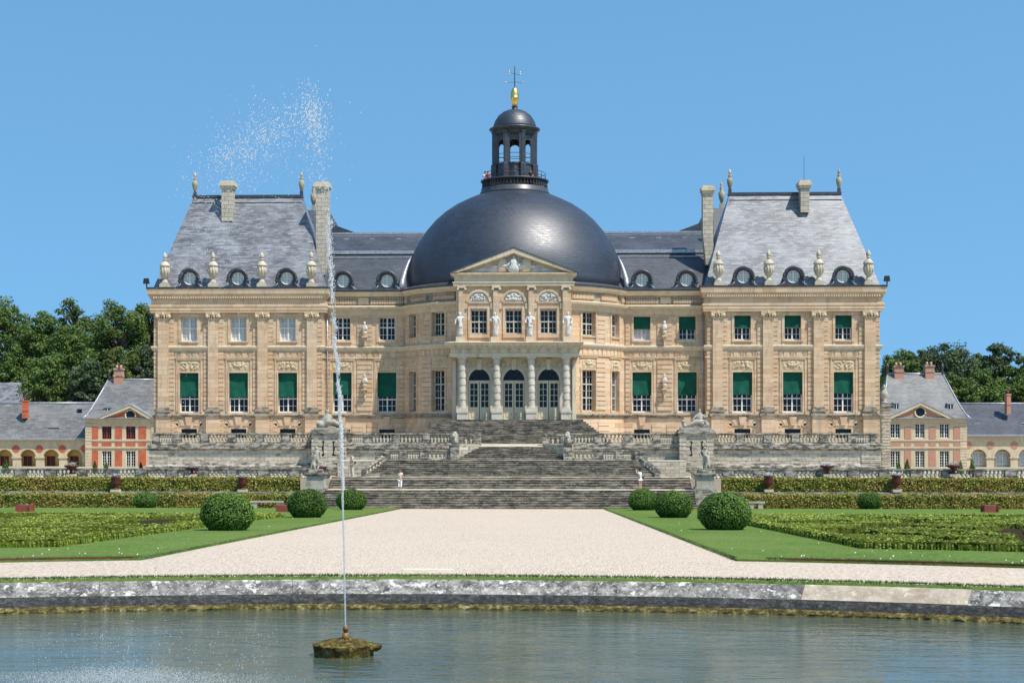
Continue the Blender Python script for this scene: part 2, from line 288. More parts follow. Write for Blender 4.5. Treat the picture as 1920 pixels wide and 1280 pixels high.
def rustic(mb,f,u0,u1,z0,z1,h=.42,out=.08,gap=.075):
    n=max(1,round((z1-z0)/h)); hh=(z1-z0)/n
    for i in range(n): bx(mb,f,u0,u1,-out,.0,z0+i*hh+gap/2,z0+(i+1)*hh-gap/2)
def window(f,uc,wd,z0,z1,nx,nz,depth=.48,blind=0,cross=True,pane='glass',fw=.09,parent=ch,mat='frame',transom=None,name='window'):
    d=depth; mb=MB(); a,b=uc-wd/2,uc+wd/2
    bx(mb,f,a,a+fw,d-.09,d,z0,z1); bx(mb,f,b-fw,b,d-.09,d,z0,z1); bx(mb,f,a+fw,b-fw,d-.09,d,z0,z0+fw*1.3); bx(mb,f,a+fw,b-fw,d-.09,d,z1-fw,z1)
    if cross: bx(mb,f,uc-.06,uc+.06,d-.11,d,z0+fw*1.3,z1-fw)
    tz=transom or []
    for t in tz: bx(mb,f,a+fw,b-fw,d-.12,d-.003,t-.055,t+.055)
    lv=[z0]+list(tz)+[z1]
    for k in range(1,nx):
        u=a+wd*k/nx
        if cross and abs(u-uc)<.05: continue
        bx(mb,f,u-.02,u+.02,d-.05,d-.006,z0,z1)
    for k in range(1,nz):
        z=z0+(z1-z0)*k/nz
        if any(abs(z-t)<.15 for t in tz): continue
        bx(mb,f,a,b,d-.045,d-.009,z-.018,z+.018)
    W=mb.build(name,M[mat],parent)
    p=MB(); p.add([f(a,d+.01,z0),f(b,d+.01,z0),f(b,d+.01,z1),f(a,d+.01,z1)],[(0,1,2,3)]); p.build('pane',M[pane],W)
    if blind:
        zb=z1-(z1-z0)*(blind+random.uniform(-.025,.025)); n=6; m_=10; vs=[];fs=[]; sd=random.random()*9
        for j in range(n+1):
            for i in range(m_+1):
                t=i/m_; q=j/n; sway=(.05*math.sin(sd+5*t+3*q)+.03*math.sin(sd*3+11*t-4*q))*q+.12*q
                vs.append(f(a+.03+(wd-.06)*t,d-.2-sway,z1-.02-(z1-zb)*q))
        for j in range(n):
            for i in range(m_): fs.append((j*(m_+1)+i,(j+1)*(m_+1)+i,(j+1)*(m_+1)+i+1,j*(m_+1)+i+1))
        bb=MB(); bb.add(vs,fs,True); bx(bb,f,a+.03,b-.03,d-.34,d-.3,zb-.05,zb+.05); bb.build('blind',M['blind'],W)
    return W
def relief(f,u0,u1,z0,z1,seed,dep=.14,name='carved_relief',mat='carv',parent=ch,mask=None):
    rd=random.Random(seed); nu=max(12,int((u1-u0)/.06)); nv=max(8,int((z1-z0)/.06)); bl=[]
    for i in range(26): bl.append((rd.random()*.95,rd.uniform(-.8,.8)*(1),rd.uniform(.06,.17),rd.uniform(.4,1)))
    vs=[];fs=[]
    for j in range(nv+1):
        for i in range(nu+1):
            s=2*i/nu-1; t=2*j/nv-1; a=abs(s); h=0
            env=max(0,1-a**4)*max(0,1-t**4)
            for bu,bt,br,bh in bl:
                q=((a-bu)**2*(1.2)**2+((t-bt+.6*bu*bu-.2)*.55)**2)/(br*br)
                if q<1: h=max(h,bh*(1-q)**.5)
            if mask and not mask(s,t): h=-.0
            edge=1 if (abs(s)<.999 and abs(t)<.999) else 0
            vs.append(f(u0+(u1-u0)*i/nu,-.012-dep*h*env*edge,z0+(z1-z0)*j/nv))
    for j in range(nv):
        for i in range(nu):
            q=(j*(nu+1)+i,j*(nu+1)+i+1,(j+1)*(nu+1)+i+1,(j+1)*(nu+1)+i)
            if mask and not mask(2*(i+.5)/nu-1,2*(j+.5)/nv-1): continue
            fs.append(q)
    mb=MB(); mb.add(vs,fs,False); return mb.build(name,M[mat],parent)
ZT=4.6
# --- section walls: pavilions
upw=[30.83,26.11,21.43]; pil=[(33.76,32.75),(28.97,28.02),(24.27,23.31),(19.57,18.63)]
for sg in (-1,1):
    f=flat(YP); fb=flat(YP); x=lambda v:sg*v
    def iv(a,b): return (min(a,b),max(a,b))
    mb=MB(); holes=[]
    for k,c in enumerate(upw):
        holes+= [(x(c)-.77,x(c)+.77,14.5,16.81),(x(c)-.91,x(c)+.91,7.74,11.51),(x(c)-.75,x(c)+.75,5.35,6.2)]
    a,b=iv(x(18.04),x(34.2)); wallsec(mb,f,a,b,1.2,18.4,holes)
    # return to the wing and outer side
    xi=x(18.04); mb.add([(xi,YP,1.2),(xi,YW+1,1.2),(xi,YW+1,18.4),(xi,YP,18.4)],[(0,1,2,3)])
    xo=x(34.2); mb.add([(xo,YP,1.2),(xo,186,1.2),(xo,186,18.4),(xo,YP,18.4)],[(0,1,2,3)])
    # architraves round the windows, aprons, rusticated strips, triglyphs, voussoirs
    for k,c in enumerate(upw):
        xc=x(c)
        for wd,z0,z1,t in ((.77,13.98,16.81,.24),(.91,7.74,11.51,.14)):
            bx(mb,f,xc-wd-t,xc-wd,-.06,0,z0,z1+t); bx(mb,f,xc+wd,xc+wd+t,-.06,0,z0,z1+t); bx(mb,f,xc-wd,xc+wd,-.06,0,z1,z1+t)
        bx(mb,f,xc-.95,xc+.95,-.12,0,14.36,14.49); bx(mb,f,xc-1.02,xc+1.02,-.1,0,7.55,7.73)
        # frame of the relief panel
        bx(mb,f,xc-1.22,xc-1.1,-.07,0,7.8,12.72); bx(mb,f,xc+1.1,xc+1.22,-.07,0,7.8,12.72); bx(mb,f,xc-1.22,xc+1.22,-.1,0,12.73,12.83)
        # voussoir keystone and flat arch over the basement window
        mb.prism([(xc-.22,6.55),(xc+.22,6.55),(xc+.36,7.36),(xc-.36,7.36)],YP-.16,YP)
        for q in (-1,1):
            for j in range(1,3):
                s0=.42*j+.05; s1=s0+.36
                poly=[(xc+q*s0*.9,6.5),(xc+q*s1*.9,6.5),(xc+q*s1*1.25,7.25-.16*j),(xc+q*s0*1.25,7.25-.16*j)]
                mb.prism(poly if q>0 else poly[::-1],YP-.07,YP)
        for zz in (4.75,5.15,5.55,5.95,6.35):
            for q in (-1,1): bx(mb,f,*iv(xc+q*1.0,xc+q*1.62),-.07,0,zz,zz+.35)
        # triglyph frieze
        for j in range(-3,4):
            if j%2: bx(mb,f,xc+j*.58-.24,xc+j*.58+.24,-.05,0,12.98,13.52)
            else:
                for q in (-.12,0,.12): bx(mb,f,xc+j*.58+q-.035,xc+j*.58+q+.035,-.06,0,12.98,13.52)
    for k in range(4):
        o,i_=pil[k]
        for q0,q1 in ((o+.02,o+.45),(i_-.5,i_-.02)):
            if q0>34.19 or q1<18.05: continue
            q1=min(q1,34.18); q0=max(q0,18.06); u0,u1=iv(x(q0),x(q1))
            rustic(mb,f,u0,u1,8.0,13.6); rustic(mb,f,u0,u1,14.0,16.6); rustic(mb,f,u0,u1,4.7,7.4)
    mb.build('pavilion_wall',M['lime'],ch)
    for o,i_ in pil:
        a,b=iv(x(o),x(i_)); pm=MB(); pm.box(a,b,YP-.28,YP,8.24,16.62); pl=pm.build('pilaster',M['lime'],ch)
        cp=MB(); cm=(a+b)/2
        cp.box(a-.04,b+.04,YP-.32,YP,16.55,16.68); cp.box(a-.2,b+.2,YP-.42,YP,16.98,17.17)
        for q in (a-.08,b+.08):
            cp.lathe(q,YP-.3,16.82,[(.02,-.19),(.14,-.16),(.19,0),(.14,.15),(.02,.18)],8,ky=1.2)
        for q in np.linspace(a+.12,b-.12,4): cp.lathe(q,YP-.36,16.82,[(.03,-.16),(.1,-.05),(.09,.08),(.03,.16)],6)
        cp.lathe(cm,YP-.4,16.95,[(.04,-.1),(.13,0),(.1,.2),(.03,.3)],6); cp.build('capital',M['carv'],pl)
        pb=MB(); pb.box(a-.08,b+.08,YP-.36,YP,8.02,8.24); pb.box(a-.18,b+.18,YP-.46,YP,7.8,8.02); pb.box(a-.12,b+.12,YP-.40,YP,7.62,7.8); pb.box(a-.3,b+.3,YP-.58,YP,7.4,7.62); pb.build('pilaster_base',M['mould'],pl); pb=MB(); pb.box(a-.15,b+.15,YP-.45,YP,4.6,7.4); pb.build('pedestal',M['lime'],pl)
    for k,c in enumerate(upw):
        if sg<0: window(f,x(c),1.54,14.5,16.81,4,4,pane='curtain' ,transom=[15.75])
        else: window(f,x(c),1.54,14.5,16.81,4,4,blind=.5,transom=[15.7])
        window(f,x(c),1.82,7.74,11.51,4,6,blind=.60 if sg<0 else .545,transom=[9.05])
        bw=window(f,x(c),1.5,5.35,6.2,6,1,pane='glass',mat='iron' if k!=0 else 'iron',cross=False,fw=.05,name='basement_window')
        relief(f,x(c)-.95,x(c)+.95,11.72,12.62,k*7+3 if k!=1 else 11)
# --- wings and rotunda
UA=math.asin(10.4/RR)*RR
for sg in (-1,1):
    f=flat(YW); mb=MB(); iv=lambda a,b:(min(a,b),max(a,b)); holes=[]
    for c in (16.38,12.11):
        xc=sg*c; holes+=[(xc-.79,xc+.79,14.6,16.82),(xc-.9,xc+.9,7.76,11.56),(xc-.75,xc+.75,5.3,6.15)]
    a,b=iv(sg*10.4,sg*18.04); wallsec(mb,f,a,b,1.2,19.2,holes)
    for c in (16.38,12.11):
        xc=sg*c
        for wd,z0,z1,t in ((.79,14.02,16.82,.22),(.9,7.76,11.56,.14)):
            bx(mb,f,xc-wd-t,xc-wd,-.06,0,z0,z1+t); bx(mb,f,xc+wd,xc+wd+t,-.06,0,z0,z1+t); bx(mb,f,xc-wd,xc+wd,-.06,0,z1,z1+t)
        bx(mb,f,xc-.95,xc+.95,-.12,0,14.42,14.58); bx(mb,f,xc-1.02,xc+1.02,-.1,0,7.58,7.75)
        bx(mb,f,xc-1.2,xc-1.08,-.07,0,7.8,12.72); bx(mb,f,xc+1.08,xc+1.2,-.07,0,7.8,12.72); bx(mb,f,xc-1.2,xc+1.2,-.1,0,12.73,12.83)
        mb.prism([(xc-.22,6.55),(xc+.22,6.55),(xc+.36,7.36),(xc-.36,7.36)],YW-.16,YW)
        for zz in (4.75,5.15,5.55,5.95,6.35):
            for q in (-1,1): bx(mb,f,*iv(xc+q*.95,xc+q*1.9),-.07,0,zz,zz+.35)
    xs=11.0
    while xs<17.9:
        for q in (-.12,0,.12): bx(mb,f,sg*xs+q-.035,sg*xs+q+.035,-.06,0,12.98,13.55)
        bx(mb,f,sg*(xs+.55)-.22,sg*(xs+.55)+.22,-.05,0,12.98,13.55); xs+=1.1
    for q0,q1 in ((13.55,14.95),(17.6,18.0),(10.55,10.9)):
        u0,u1=iv(sg*q0,sg*q1); rustic(mb,f,u0,u1,7.9,12.7); rustic(mb,f,u0,u1,14.1,16.6)
    # attic balusters in relief
    for i in range(48):
        xx=10.65+i*.155
        if 13.7<xx<15.0 or xx>17.8: continue
        bx(mb,f,sg*xx-.035,sg*xx+.035,-.14,0,17.96,18.74); bx(mb,f,sg*xx-.06,sg*xx+.06,-.19,0,18.1,18.4)
    bx(mb,f,*iv(sg*13.85,sg*14.85),-.06,0,18.05,18.65)
    mb.build('wing_wall',M['lime'],ch)
    for k,c in enumerate((16.38,12.11)):
        xc=sg*c
        if sg<0: window(f,xc,1.58,14.6,16.82,4,4,transom=[15.85],pane='glass')
        else: window(f,xc,1.58,14.6,16.82,4,4,blind=.52,transom=[15.75],pane='curtain' if k else 'glass')
        window(f,xc,1.8,7.76,11.56,4,6,blind=.54 if (sg<0 and k==0) else .58,transom=[9.0])
        window(f,xc,1.5,5.3,6.15,6,1,mat='iron',cross=False,fw=.05,name='basement_window')
        relief(f,xc-.95,xc+.95,11.75,12.62,11)
mb=MB(); holes=[]; RW=[]
for sg in (-1,1):
    for X,wu,wl in ((6.95,.8,.82),(9.51,.72,.74)):
        uc=sg*math.asin(X/RR)*RR; RW.append((uc,wu,wl,X)); holes+=[(uc-wu,uc+wu,14.75,16.95),(uc-wl,uc+wl,7.8,11.6)]
wallsec(mb,rot,-UA,UA,1.2,19.2,holes,.5,.5)
for uc,wu,wl,X in RW:
    for wd,z0,z1,t in ((wu,14.1,16.95,.2),(wl,7.8,11.6,.14)):
        bx(mb,rot,uc-wd-t,uc-wd,-.06,0,z0,z1+t); bx(mb,rot,uc+wd,uc+wd+t,-.06,0,z0,z1+t); bx(mb,rot,uc-wd,uc+wd,-.06,0,z1,z1+t,3)
    bx(mb,rot,uc-wu,uc+wu,-.1,0,14.6,14.74,3)
    bx(mb,rot,uc-1.05,uc+1.05,-.1,0,12.73,12.83,3)
for s0,s1 in ((8.35,9.6),):
    for sg in (-1,1):
        u0,u1=sg*s0,sg*s1; u0,u1=min(u0,u1),max(u0,u1)
        rustic(mb,rot,u0,u1,7.9,12.7); rustic(mb,rot,u0,u1,14.1,16.6)
for sg in (-1,1):
    for i in range(60):
        u=sg*(5.6+i*.155)
        if abs(u)>UA-.2 or i%22>15: continue
        bx(mb,rot,u-.035,u+.035,-.14,0,17.96,18.74); bx(mb,rot,u-.06,u+.06,-.19,0,18.1,18.4)
    u=5.7
    while u<UA-.3:
        bx(mb,rot,sg*u-.2,sg*u+.2,-.05,0,13.0,13.52); u+=.62
    for zz in (5.0,5.5,6.0,6.5): bx(mb,rot,*sorted((sg*8.6,sg*10.2)),-.06,0,zz,zz+.42,4)
mb.build('rotunda_wall',M['lime'],ch)
for uc,wu,wl,X in RW:
    window(rot,uc,2*wu,14.75,16.95,4,4,.48,transom=[15.85],mat='frameg'); window(rot,uc,2*wl,7.8,11.6,4,6,.48,mat='frameg',transom=[9.05,10.3])
    relief(rot,uc-.8,uc+.8,11.8,12.62,int(X)+5)
# --- horizontal mouldings along the whole plan
arc=[(RR*math.sin(a),YC-RR*math.cos(a)) for a in np.linspace(-UA/RR,UA/RR,41)]
wingL=[(-18.04,YW),(-10.4,YW)]; mid=[(-18.04,YW)]+arc+[(18.04,YW)]
L_=[(-34.2,186),(-34.2,YP),(-18.04,YP),(-18.04,YW+.2)]; R_=[(-x,y) for x,y in L_[::-1]]
full=L_[:3]+mid+R_[1:]
def ring(name,paths,prof,mat='lime'):
    mb=MB()
    for p in paths: mb.mould(p,prof)
    return mb.build(name,M[mat],ch)
ring('attic_shade_band',[mid],[(0,17.95),(.012,17.96),(.012,18.74),(0,18.75)],'mould')  # dark strip just proud of the wall: shade behind the balusters painted as colour
ring('string_course',[full],[(0,12.9),(.1,12.9),(.08,12.98),(0,12.98)])
ring('string_course',[full],[(0,13.55),(.1,13.6),(.12,13.7),(.21,13.8),(.25,13.95),(.22,14.02),(0,14.06)],'pale')
ring('plinth_course',[full],[(0,7.2),(.08,7.25),(.1,7.4),(.22,7.46),(.22,7.56),(0,7.6)],'mould')
ent=[(0,17.19),(.3,17.19),(.3,17.4),(.34,17.42),(.34,17.66),(.38,17.74),(.38,17.92),(.2,17.95),(.2,18.48),(.3,18.5),(.36,18.72),(.42,18.78),(.52,18.95),(.54,19.2),(.58,19.42),(0,19.45)]
for p_ in (L_,R_): ring('pavilion_cornice',[p_],ent)
for p_ in (L_,R_): ring('pavilion_gutter',[p_],[(0,19.452),(.59,19.42),(.62,19.58),(.55,19.6),(0,19.62)],'lead')
wc=[(0,17.0),(.12,17.02),(.12,17.4),(.2,17.42),(.26,17.5),(.55,17.58),(.62,17.78),(.3,17.88),(0,17.92)]
ring('wing_cornice',[mid],wc,'pale')
ring('attic_coping',[mid],[(0,18.76),(.2,18.78),(.24,18.9),(.42,19.0),(.5,19.2),(0,19.22)],'pale')
ring('wing_gutter',[mid],[(0,19.222),(.52,19.2),(.56,19.38),(.4,19.45),(0,19.5)],'lead')
dm=MB()
for path in (L_,R_):
    for (x0,y0),(x1,y1) in zip(path,path[1:]):
        if abs(y1-y0)>1: continue
        n=int(abs(x1-x0)/.22)
        for i in range(n):
            xx=x0+(x1-x0)*(i+.5)/n; dm.box(xx-.06,xx+.06,YP-.46,YP-.28,18.54,18.74)
dm.build('dentils',M['pale'],ch)
dm=MB()
for i in range(int(7.6/.2)):
    for sg in (-1,1): dm.box(sg*(10.6+i*.2)-.05,sg*(10.6+i*.2)+.05,YW-.36,YW-.2,17.44,17.56)
dm.build('dentils',M['pale'],ch)
# down pipes in the wing corners
dp=MB()
for sg in (-1,1): dp.tube([(sg*17.8,YW-.12,z) for z in (4.7,19.2)],.07)
dp.build('drain_pipe',M['leadl'],ch)
# --- roofs
def hip(mb,x0,x1,y0,y1,z0,rx0,rx1,ry0,ry1,z1):
    mb.add([(x0,y0,z0),(x1,y0,z0),(x1,y1,z0),(x0,y1,z0),(rx0,ry0,z1),(rx1,ry0,z1),(rx1,ry1,z1),(rx0,ry1,z1)],[(0,1,5,4),(1,2,6,5),(2,3,7,6),(3,0,4,7),(4,5,6,7),(0,3,2,1)])
ZR=29.05
for sg in (-1,1):
    mb=MB(); x0,x1=sorted((sg*17.9,sg*34.3)); r0,r1=sorted((sg*20.9,sg*31.55))
    hip(mb,x0,x1,YP+.1,YP+11.6,19.5,r0,r1,YP+5.5,YP+6.1,ZR)
    rf=mb.build('pavilion_roof',M['slate'],ch)
    fl=MB(); fl.box(r0-.12,r1+.12,YP+5.3,YP+6.3,ZR-.16,ZR+.1); fl.build('ridge_flashing',M['lead'],rf)
    fl=MB(); fl.box(r0-.1,r1+.1,YP+5.05,YP+5.5,ZR-.72,ZR-.66); fl.build('flashing_band',M['lead'],rf)
    for q,xx in ((0,r0+.05),(1,r1-.05)):
        fi=MB(); fi.box(xx-.15,xx+.15,YP+5.6,YP+5.95,ZR,ZR+.5); fb_=fi.build('finial',M['lead'],rf)
        g=MB(); g.lathe(xx,YP+5.78,ZR+.5,[(r,z*.76) for r,z in [(.1,0),(.14,.1),(.26,.7),(.29,1.2),(.18,1.35),(.1,1.5),(.17,1.62),(.17,1.8)]],10); g.build('urn_body',M['finst'],fb_)
        g=MB(); g.lathe(xx,YP+5.78,ZR+.5,[(r,z*.76) for r,z in [(.08,1.8),(.13,2.05),(.1,2.3),(.02,2.5)]],10); g.build('gilded_flame',M['finst'] if q*sg==1 else plain('worn_gilding',(.55,.42,.2),.5,.4,.3,.3,4),fb_)
    # rear pavilion roof and its finial
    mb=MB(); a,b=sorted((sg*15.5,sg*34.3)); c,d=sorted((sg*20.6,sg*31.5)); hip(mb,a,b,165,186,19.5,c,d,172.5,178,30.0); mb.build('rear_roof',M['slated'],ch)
    mb=MB(); xx=sg*22.1; mb.box(xx-.2,xx+.2,172.6,173,29.9,30.55); mb.lathe(xx,172.8,30.55,[(.12,0),(.3,.6),(.35,1.15),(.15,1.35),(.22,1.6),(.1,1.8),(.15,2.0),(.02,2.35)],10); mb.build('finial',M['finst'],ch)
    # outer shallow roof between (seen past the chimney)
    mb=MB(); u=560 if sg<0 else 1373
    mb=MB(); e=[(sg*20.5,28.1),(sg*14.6,25.9),(sg*20.5,25.9)]; mb.prism(e if sg>0 else e[::-1],166,171); mb.build('rear_roof',M['slated'],ch)
    # wing roof: mansard
    a,b=sorted((sg*7.0,sg*19.2)); mb=MB()
    mb.add([(a,YW+.1,19.45),(b,YW+.1,19.45),(b,YW+4.2,23.35),(a,YW+4.2,23.35),(a,YW+4.35,23.55),(b,YW+4.35,23.55),(b,YW+8.2,25.8),(a,YW+8.2,25.8),(a,YW+20,25.8),(b,YW+20,25.8)],[(0,1,2,3),(4,5,6,7),(7,6,9,8),(3,2,5,4)])
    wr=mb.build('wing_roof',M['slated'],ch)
    fl=MB(); fl.box(a,b,YW+3.95,YW+4.5,23.3,23.62); fl.build('lead_roll',M['leadl'],wr)
    fl=MB(); fl.box(a,b,YW+3.6,YW+3.75,22.86,22.95); fl.box(a,b,YW+7.75,YW+7.95,25.45,25.6); fl.box(a,b,YW+8.0,YW+8.4,25.72,25.92); fl.build('lead_roll',M['leadl'],wr)
    sk_=MB()
    for i in range(4): sk_.box(sg*(9+i*2.6)-.25,sg*(9+i*2.6)+.25,YW+7.0,YW+7.3,25.1,25.2)
    sk_.build('vent',M['leadl'],wr)
    # lead crescent where the wing roof meets the dome
    fl=MB(); pts=[(sg*(10.75-.25*t-.55*t*t),YW+.05+t*1.6,19.5+3.2*t) for t in np.linspace(0,1,8)]; fl.tube(pts,[.26,.3,.28,.24,.2,.16,.12,.06],6); fl.build('lead_valley',M['leadl'],wr)
mb=MB(); mb.box(-34.1,34.1,YW+9,186.1,1.2,19.4); mb.build('rear_block',M['lime'],ch)
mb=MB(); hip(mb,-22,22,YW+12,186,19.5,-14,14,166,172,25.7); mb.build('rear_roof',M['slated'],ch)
# --- chimneys
def chimney(u0,u1,vt,vb,Y,taper=False,z0=None):
    xa,zt=P(u0,vt,Y); xb=PX(u1,Y); zb=z0 or PZ(vb,Y,u0); mb=MB(); dpt=1.0
    if taper:
        mb.box(xa+.05,xb-.05,Y,Y+1.3,zb+3,zt-.75); xm=(xa+xb)/2; xs=xm+(-.1 if xm<0 else .12)
        mb.add([(xs-.32,Y+.0,zb),(xs+.42,Y,zb),(xb-.05,Y,zb+3),(xa+.05,Y,zb+3),(xs-.32,Y+1.3,zb),(xs+.42,Y+1.3,zb),(xb-.05,Y+1.3,zb+3),(xa+.05,Y+1.3,zb+3)],[(0,1,2,3),(1,5,6,2),(4,0,3,7),(5,4,7,6),(0,4,5,1)])
    else: mb.box(xa+.12,xb-.12,Y,Y+1.3,zb-.5,zt-.7)
    c=mb.build('chimney',M['chim'],ch)
    cp=MB(); cp.box(xa,xb,Y-.12,Y+1.42,zt-.75,zt-.5); cp.box(xa-.1,xb+.1,Y-.22,Y+1.52,zt-.5,zt-.16); cp.box(xa+.04,xb-.04,Y-.08,Y+1.38,zt-.16,zt); cp.build('chimney_cap',M['pale'],c); return c,(xa+xb)/2,zt
m=NT('chimney_ashlar',.9,.2); c_,f_=m.brick(m.xz(),.8,.4,(.46,.40,.31),(.56,.5,.40),(.25,.21,.16),.03); c_=m.mix(m.ramp(m.noise(1.5,detail=6),[(.45,0),(.75,.6)]),c_,(.28,.25,.2)); m.col(c_); M['chim']=m.m
chimney(413,438,339,405,154.2); chimney(591.5,616.5,341,515,153.0,True); chimney(1317,1338.5,348,496,153.0,True)
c,xm,zt=chimney(1499,1520,338,388,154.2); mb=MB(); mb.tube([(xm,154.8,zt),(xm,154.8,zt+2.4)],.02,4); mb.build('lightning_rod',M['iron'],c)
# --- oculus dormers
def dormer(xc,Y,zb,sc=1.0):
    # frame block (outline with a hole) as ring strips
    mb=MB(); n=28; ro=lambda a:.80*sc; ex,ez=.60*sc,.60*sc; cz=.82*sc
    inn=[(ex*math.cos(2*PI*k/n),cz+ez*math.sin(2*PI*k/n)) for k in range(n)]
    out=[]
    for k in range(n):
        a=2*PI*k/n; ca,sa=math.cos(a),math.sin(a)
        if sa>=0: out.append((.82*sc*ca,cz+.80*sc*sa))
        else: t=min(1.02*sc/abs(ca) if abs(ca)>1e-6 else 9,cz/abs(sa)); out.append((t*ca*(1 if abs(ca)*t<1.0*sc else 1),max(0,cz+t*sa)))
    vs=[(x,0,z) for x,z in inn]+[(x,0,z) for x,z in out]+[(x,.25,z) for x,z in inn]+[(x,1.6,z) for x,z in out]; fs=[]
    for k in range(n):
        j=(k+1)%n; fs+=[(k,n+k,n+j,j),(k,j,2*n+j,2*n+k),(n+k,3*n+k,3*n+j,n+j)]
    mb.add(vs,fs); d=mb.build('dormer',M['lead']); d.parent=ch; d.location=(xc,Y-150,zb-4.9)
    hd=MB(); arcp=[(.92*sc*math.cos(a),-.18,cz+.9*sc*math.sin(a)) for a in np.linspace(-.15,PI+.15,15)]
    hd.tube(arcp,.13*sc,6); hd.lathe(.95*sc,-.15,cz-.25,[(.02,-.15),(.15,-.08),(.17,.05),(.1,.17),(.02,.19)],8); hd.lathe(-.95*sc,-.15,cz-.25,[(.02,-.15),(.15,-.08),(.17,.05),(.1,.17),(.02,.19)],8)
    h=hd.build('hood',M['lead'],None); h.parent=d
    sw=MB()
    for q in (-1,1): sw.tube([(q*.85*sc,-.05,cz-.3),(q*.9*sc,-.05,cz-.55),(q*1.05*sc,-.05,.12),(q*1.3*sc,-.05,.02)],[.1,.12,.1,.06],6)
    s_=sw.build('scroll',M['leadl'],None); s_.parent=d
    wn=MB(); wn.add([(ex*math.cos(2*PI*k/n),.2,cz+ez*math.sin(2*PI*k/n)) for k in range(n)],[tuple(range(n))]); g=wn.build('pane',M['curtain'],None); g.parent=d
    wb=MB(); wb.box(-.08,.08,.1,.19,cz-ez,cz+ez)
    for q in (-.36,-.2,.2,.36): hh=ez*math.sqrt(1-(q/.6)**2); wb.box(q*sc-.035,q*sc+.035,.14,.19,cz-hh,cz+hh)
    for q in (-.3,-.05,.2): hh=ex*math.sqrt(1-(q/.6)**2); wb.box(-hh,hh,.15,.19,cz+q*sc-.035,cz+q*sc+.035)
    rp=[(ex*.95*math.cos(2*PI*k/24),.15,cz+ez*.95*math.sin(2*PI*k/24)) for k in range(25)]; wb.tube(rp,.07,4)
    b=wb.build('glazing_bars',M['frame'],None); b.parent=d
    return d
d0=None
for xc,Y in [(s*c,YP-.15) for s in (-1,1) for c in (30.75,26.15,21.5)]+[(s*c,YW-.05) for s in (-1,1) for c in (16.3,12.1)]:
    zb=19.6 if abs(xc)>18 else 19.45
    if d0 is None: d0=dormer(xc,Y,zb)
    else: q=copy_tree(d0,ch); q.location=(xc,Y-150,zb-4.9)
# --- dome and lantern
dp=[(10.75,19.5),(10.66,20.3),(10.5,21.5),(10.2,22.6),(9.83,23.4),(9.3,24.4),(8.65,25.4),(7.8,26.4),(6.9,27.2),(5.8,27.95),(4.8,28.45),(3.9,28.85),(3.0,29.15)]
mb=MB(); mb.lathe(0,YC,0,dp,96); dome=mb.build('dome',M['dome'],ch)
fl=MB(); fl.lathe(0,YC,0,[(10.7,19.3),(11.35,19.35),(11.35,19.5),(10.8,19.72),(10.7,19.74)],72); fl.build('dome_gutter',M['lead'],dome)
lt=MB(); lt.lathe(0,YC,0,[(3.2,28.9),(3.42,29.0),(3.42,29.2),(3.28,29.3),(3.3,29.55),(3.2,29.6),(3.2,29.62),(2.6,29.62)],48); lan=lt.build('lantern_gallery',M['lead'],ch)
bl=MB()
for k in range(60):
    a=2*PI*k/60; bl.lathe(3.15*math.cos(a),YC+3.15*math.sin(a),29.62,[(.06,0),(.07,.2),(.04,.5),(.06,.62)],5)
bl.lathe(0,YC,0,[(2.9,30.24),(3.3,30.24),(3.35,30.38),(3.25,30.42),(2.9,30.42)],48); bl.build('gallery_balustrade',M['lead'],lan)
rl=MB()
for z in (30.75,31.1): rl.tube([(3.0*math.cos(2*PI*k/40),YC+3.0*math.sin(2*PI*k/40),z) for k in range(41)],.025,4)
for k in range(12): rl.tube([(3.0*math.cos(2*PI*k/12),YC+3.0*math.sin(2*PI*k/12),z) for z in (30.4,31.1)],.025,4)
rl.build('guard_rail',M['iron'],lan)
lb=MB(); lb.lathe(0,YC,0,[(2.25,30.2),(2.25,31.0),(2.1,31.05),(2.1,31.75),(2.2,31.8),(2.2,31.95),(1.9,31.97)],8,smooth=False)
for k in range(8):
    a=2*PI*(k+.5)/8; ca,sa=math.cos(a),math.sin(a)
    cx,cy=1.98*ca,YC+1.98*sa
    lb.lathe(cx,cy,31.9,[(.3,0),(.3,2.9)],4,sq=True,smooth=False); lb.lathe(2.12*ca,YC+2.12*sa,30.4,[(.36,0),(.34,1.4),(.24,1.5),(.24,4.4),(.3,4.5),(.3,4.6)],6,smooth=False)
    # arch head between the posts
    a2=a+PI/8; hw=.82; pts=[(-hw,1.4),(-hw,.0)]+[(-.52*math.cos(t),.0+.52*math.sin(t)) for t in np.linspace(0,PI,9)]+[(hw,0),(hw,1.4)]
    f2=lambda x,d,z,a2=a2:( (1.86-d)*math.cos(a2)-x*math.sin(a2), YC+(1.86-d)*math.sin(a2)+x*math.cos(a2), 33.7+z)
    n=len(pts); lb.add([f2(x,0,z) for x,z in pts]+[f2(x,.22,z) for x,z in pts],[tuple(range(n)),tuple(range(2*n-1,n-1,-1))]+[(i,i+n,(i+1)%n+n,(i+1)%n) for i in range(n)])
lb.lathe(0,YC,0,[(1.9,34.7),(2.15,34.72),(2.15,35.0),(2.2,35.05),(2.3,35.2),(2.5,35.35),(2.5,35.45),(2.2,35.5),(1.5,35.5)],24)
lb.build('lantern_arcade',M['lead'],lan)
rr_=MB()
for z in (32.5,32.9): rr_.tube([(1.75*math.cos(2*PI*k/32),YC+1.75*math.sin(2*PI*k/32),z) for k in range(33)],.025,4)
rr_.build('guard_rail',M['iron'],lan)
cu=MB(); cu.lathe(0,YC,0,[(2.15,35.45),(2.12,35.7),(1.95,36.2),(1.6,36.75),(1.15,37.1),(.7,37.3),(.3,37.4),(.25,37.6),(.35,37.65),(.2,37.72)],32); cup=cu.build('cupola',M['dome'],ch)
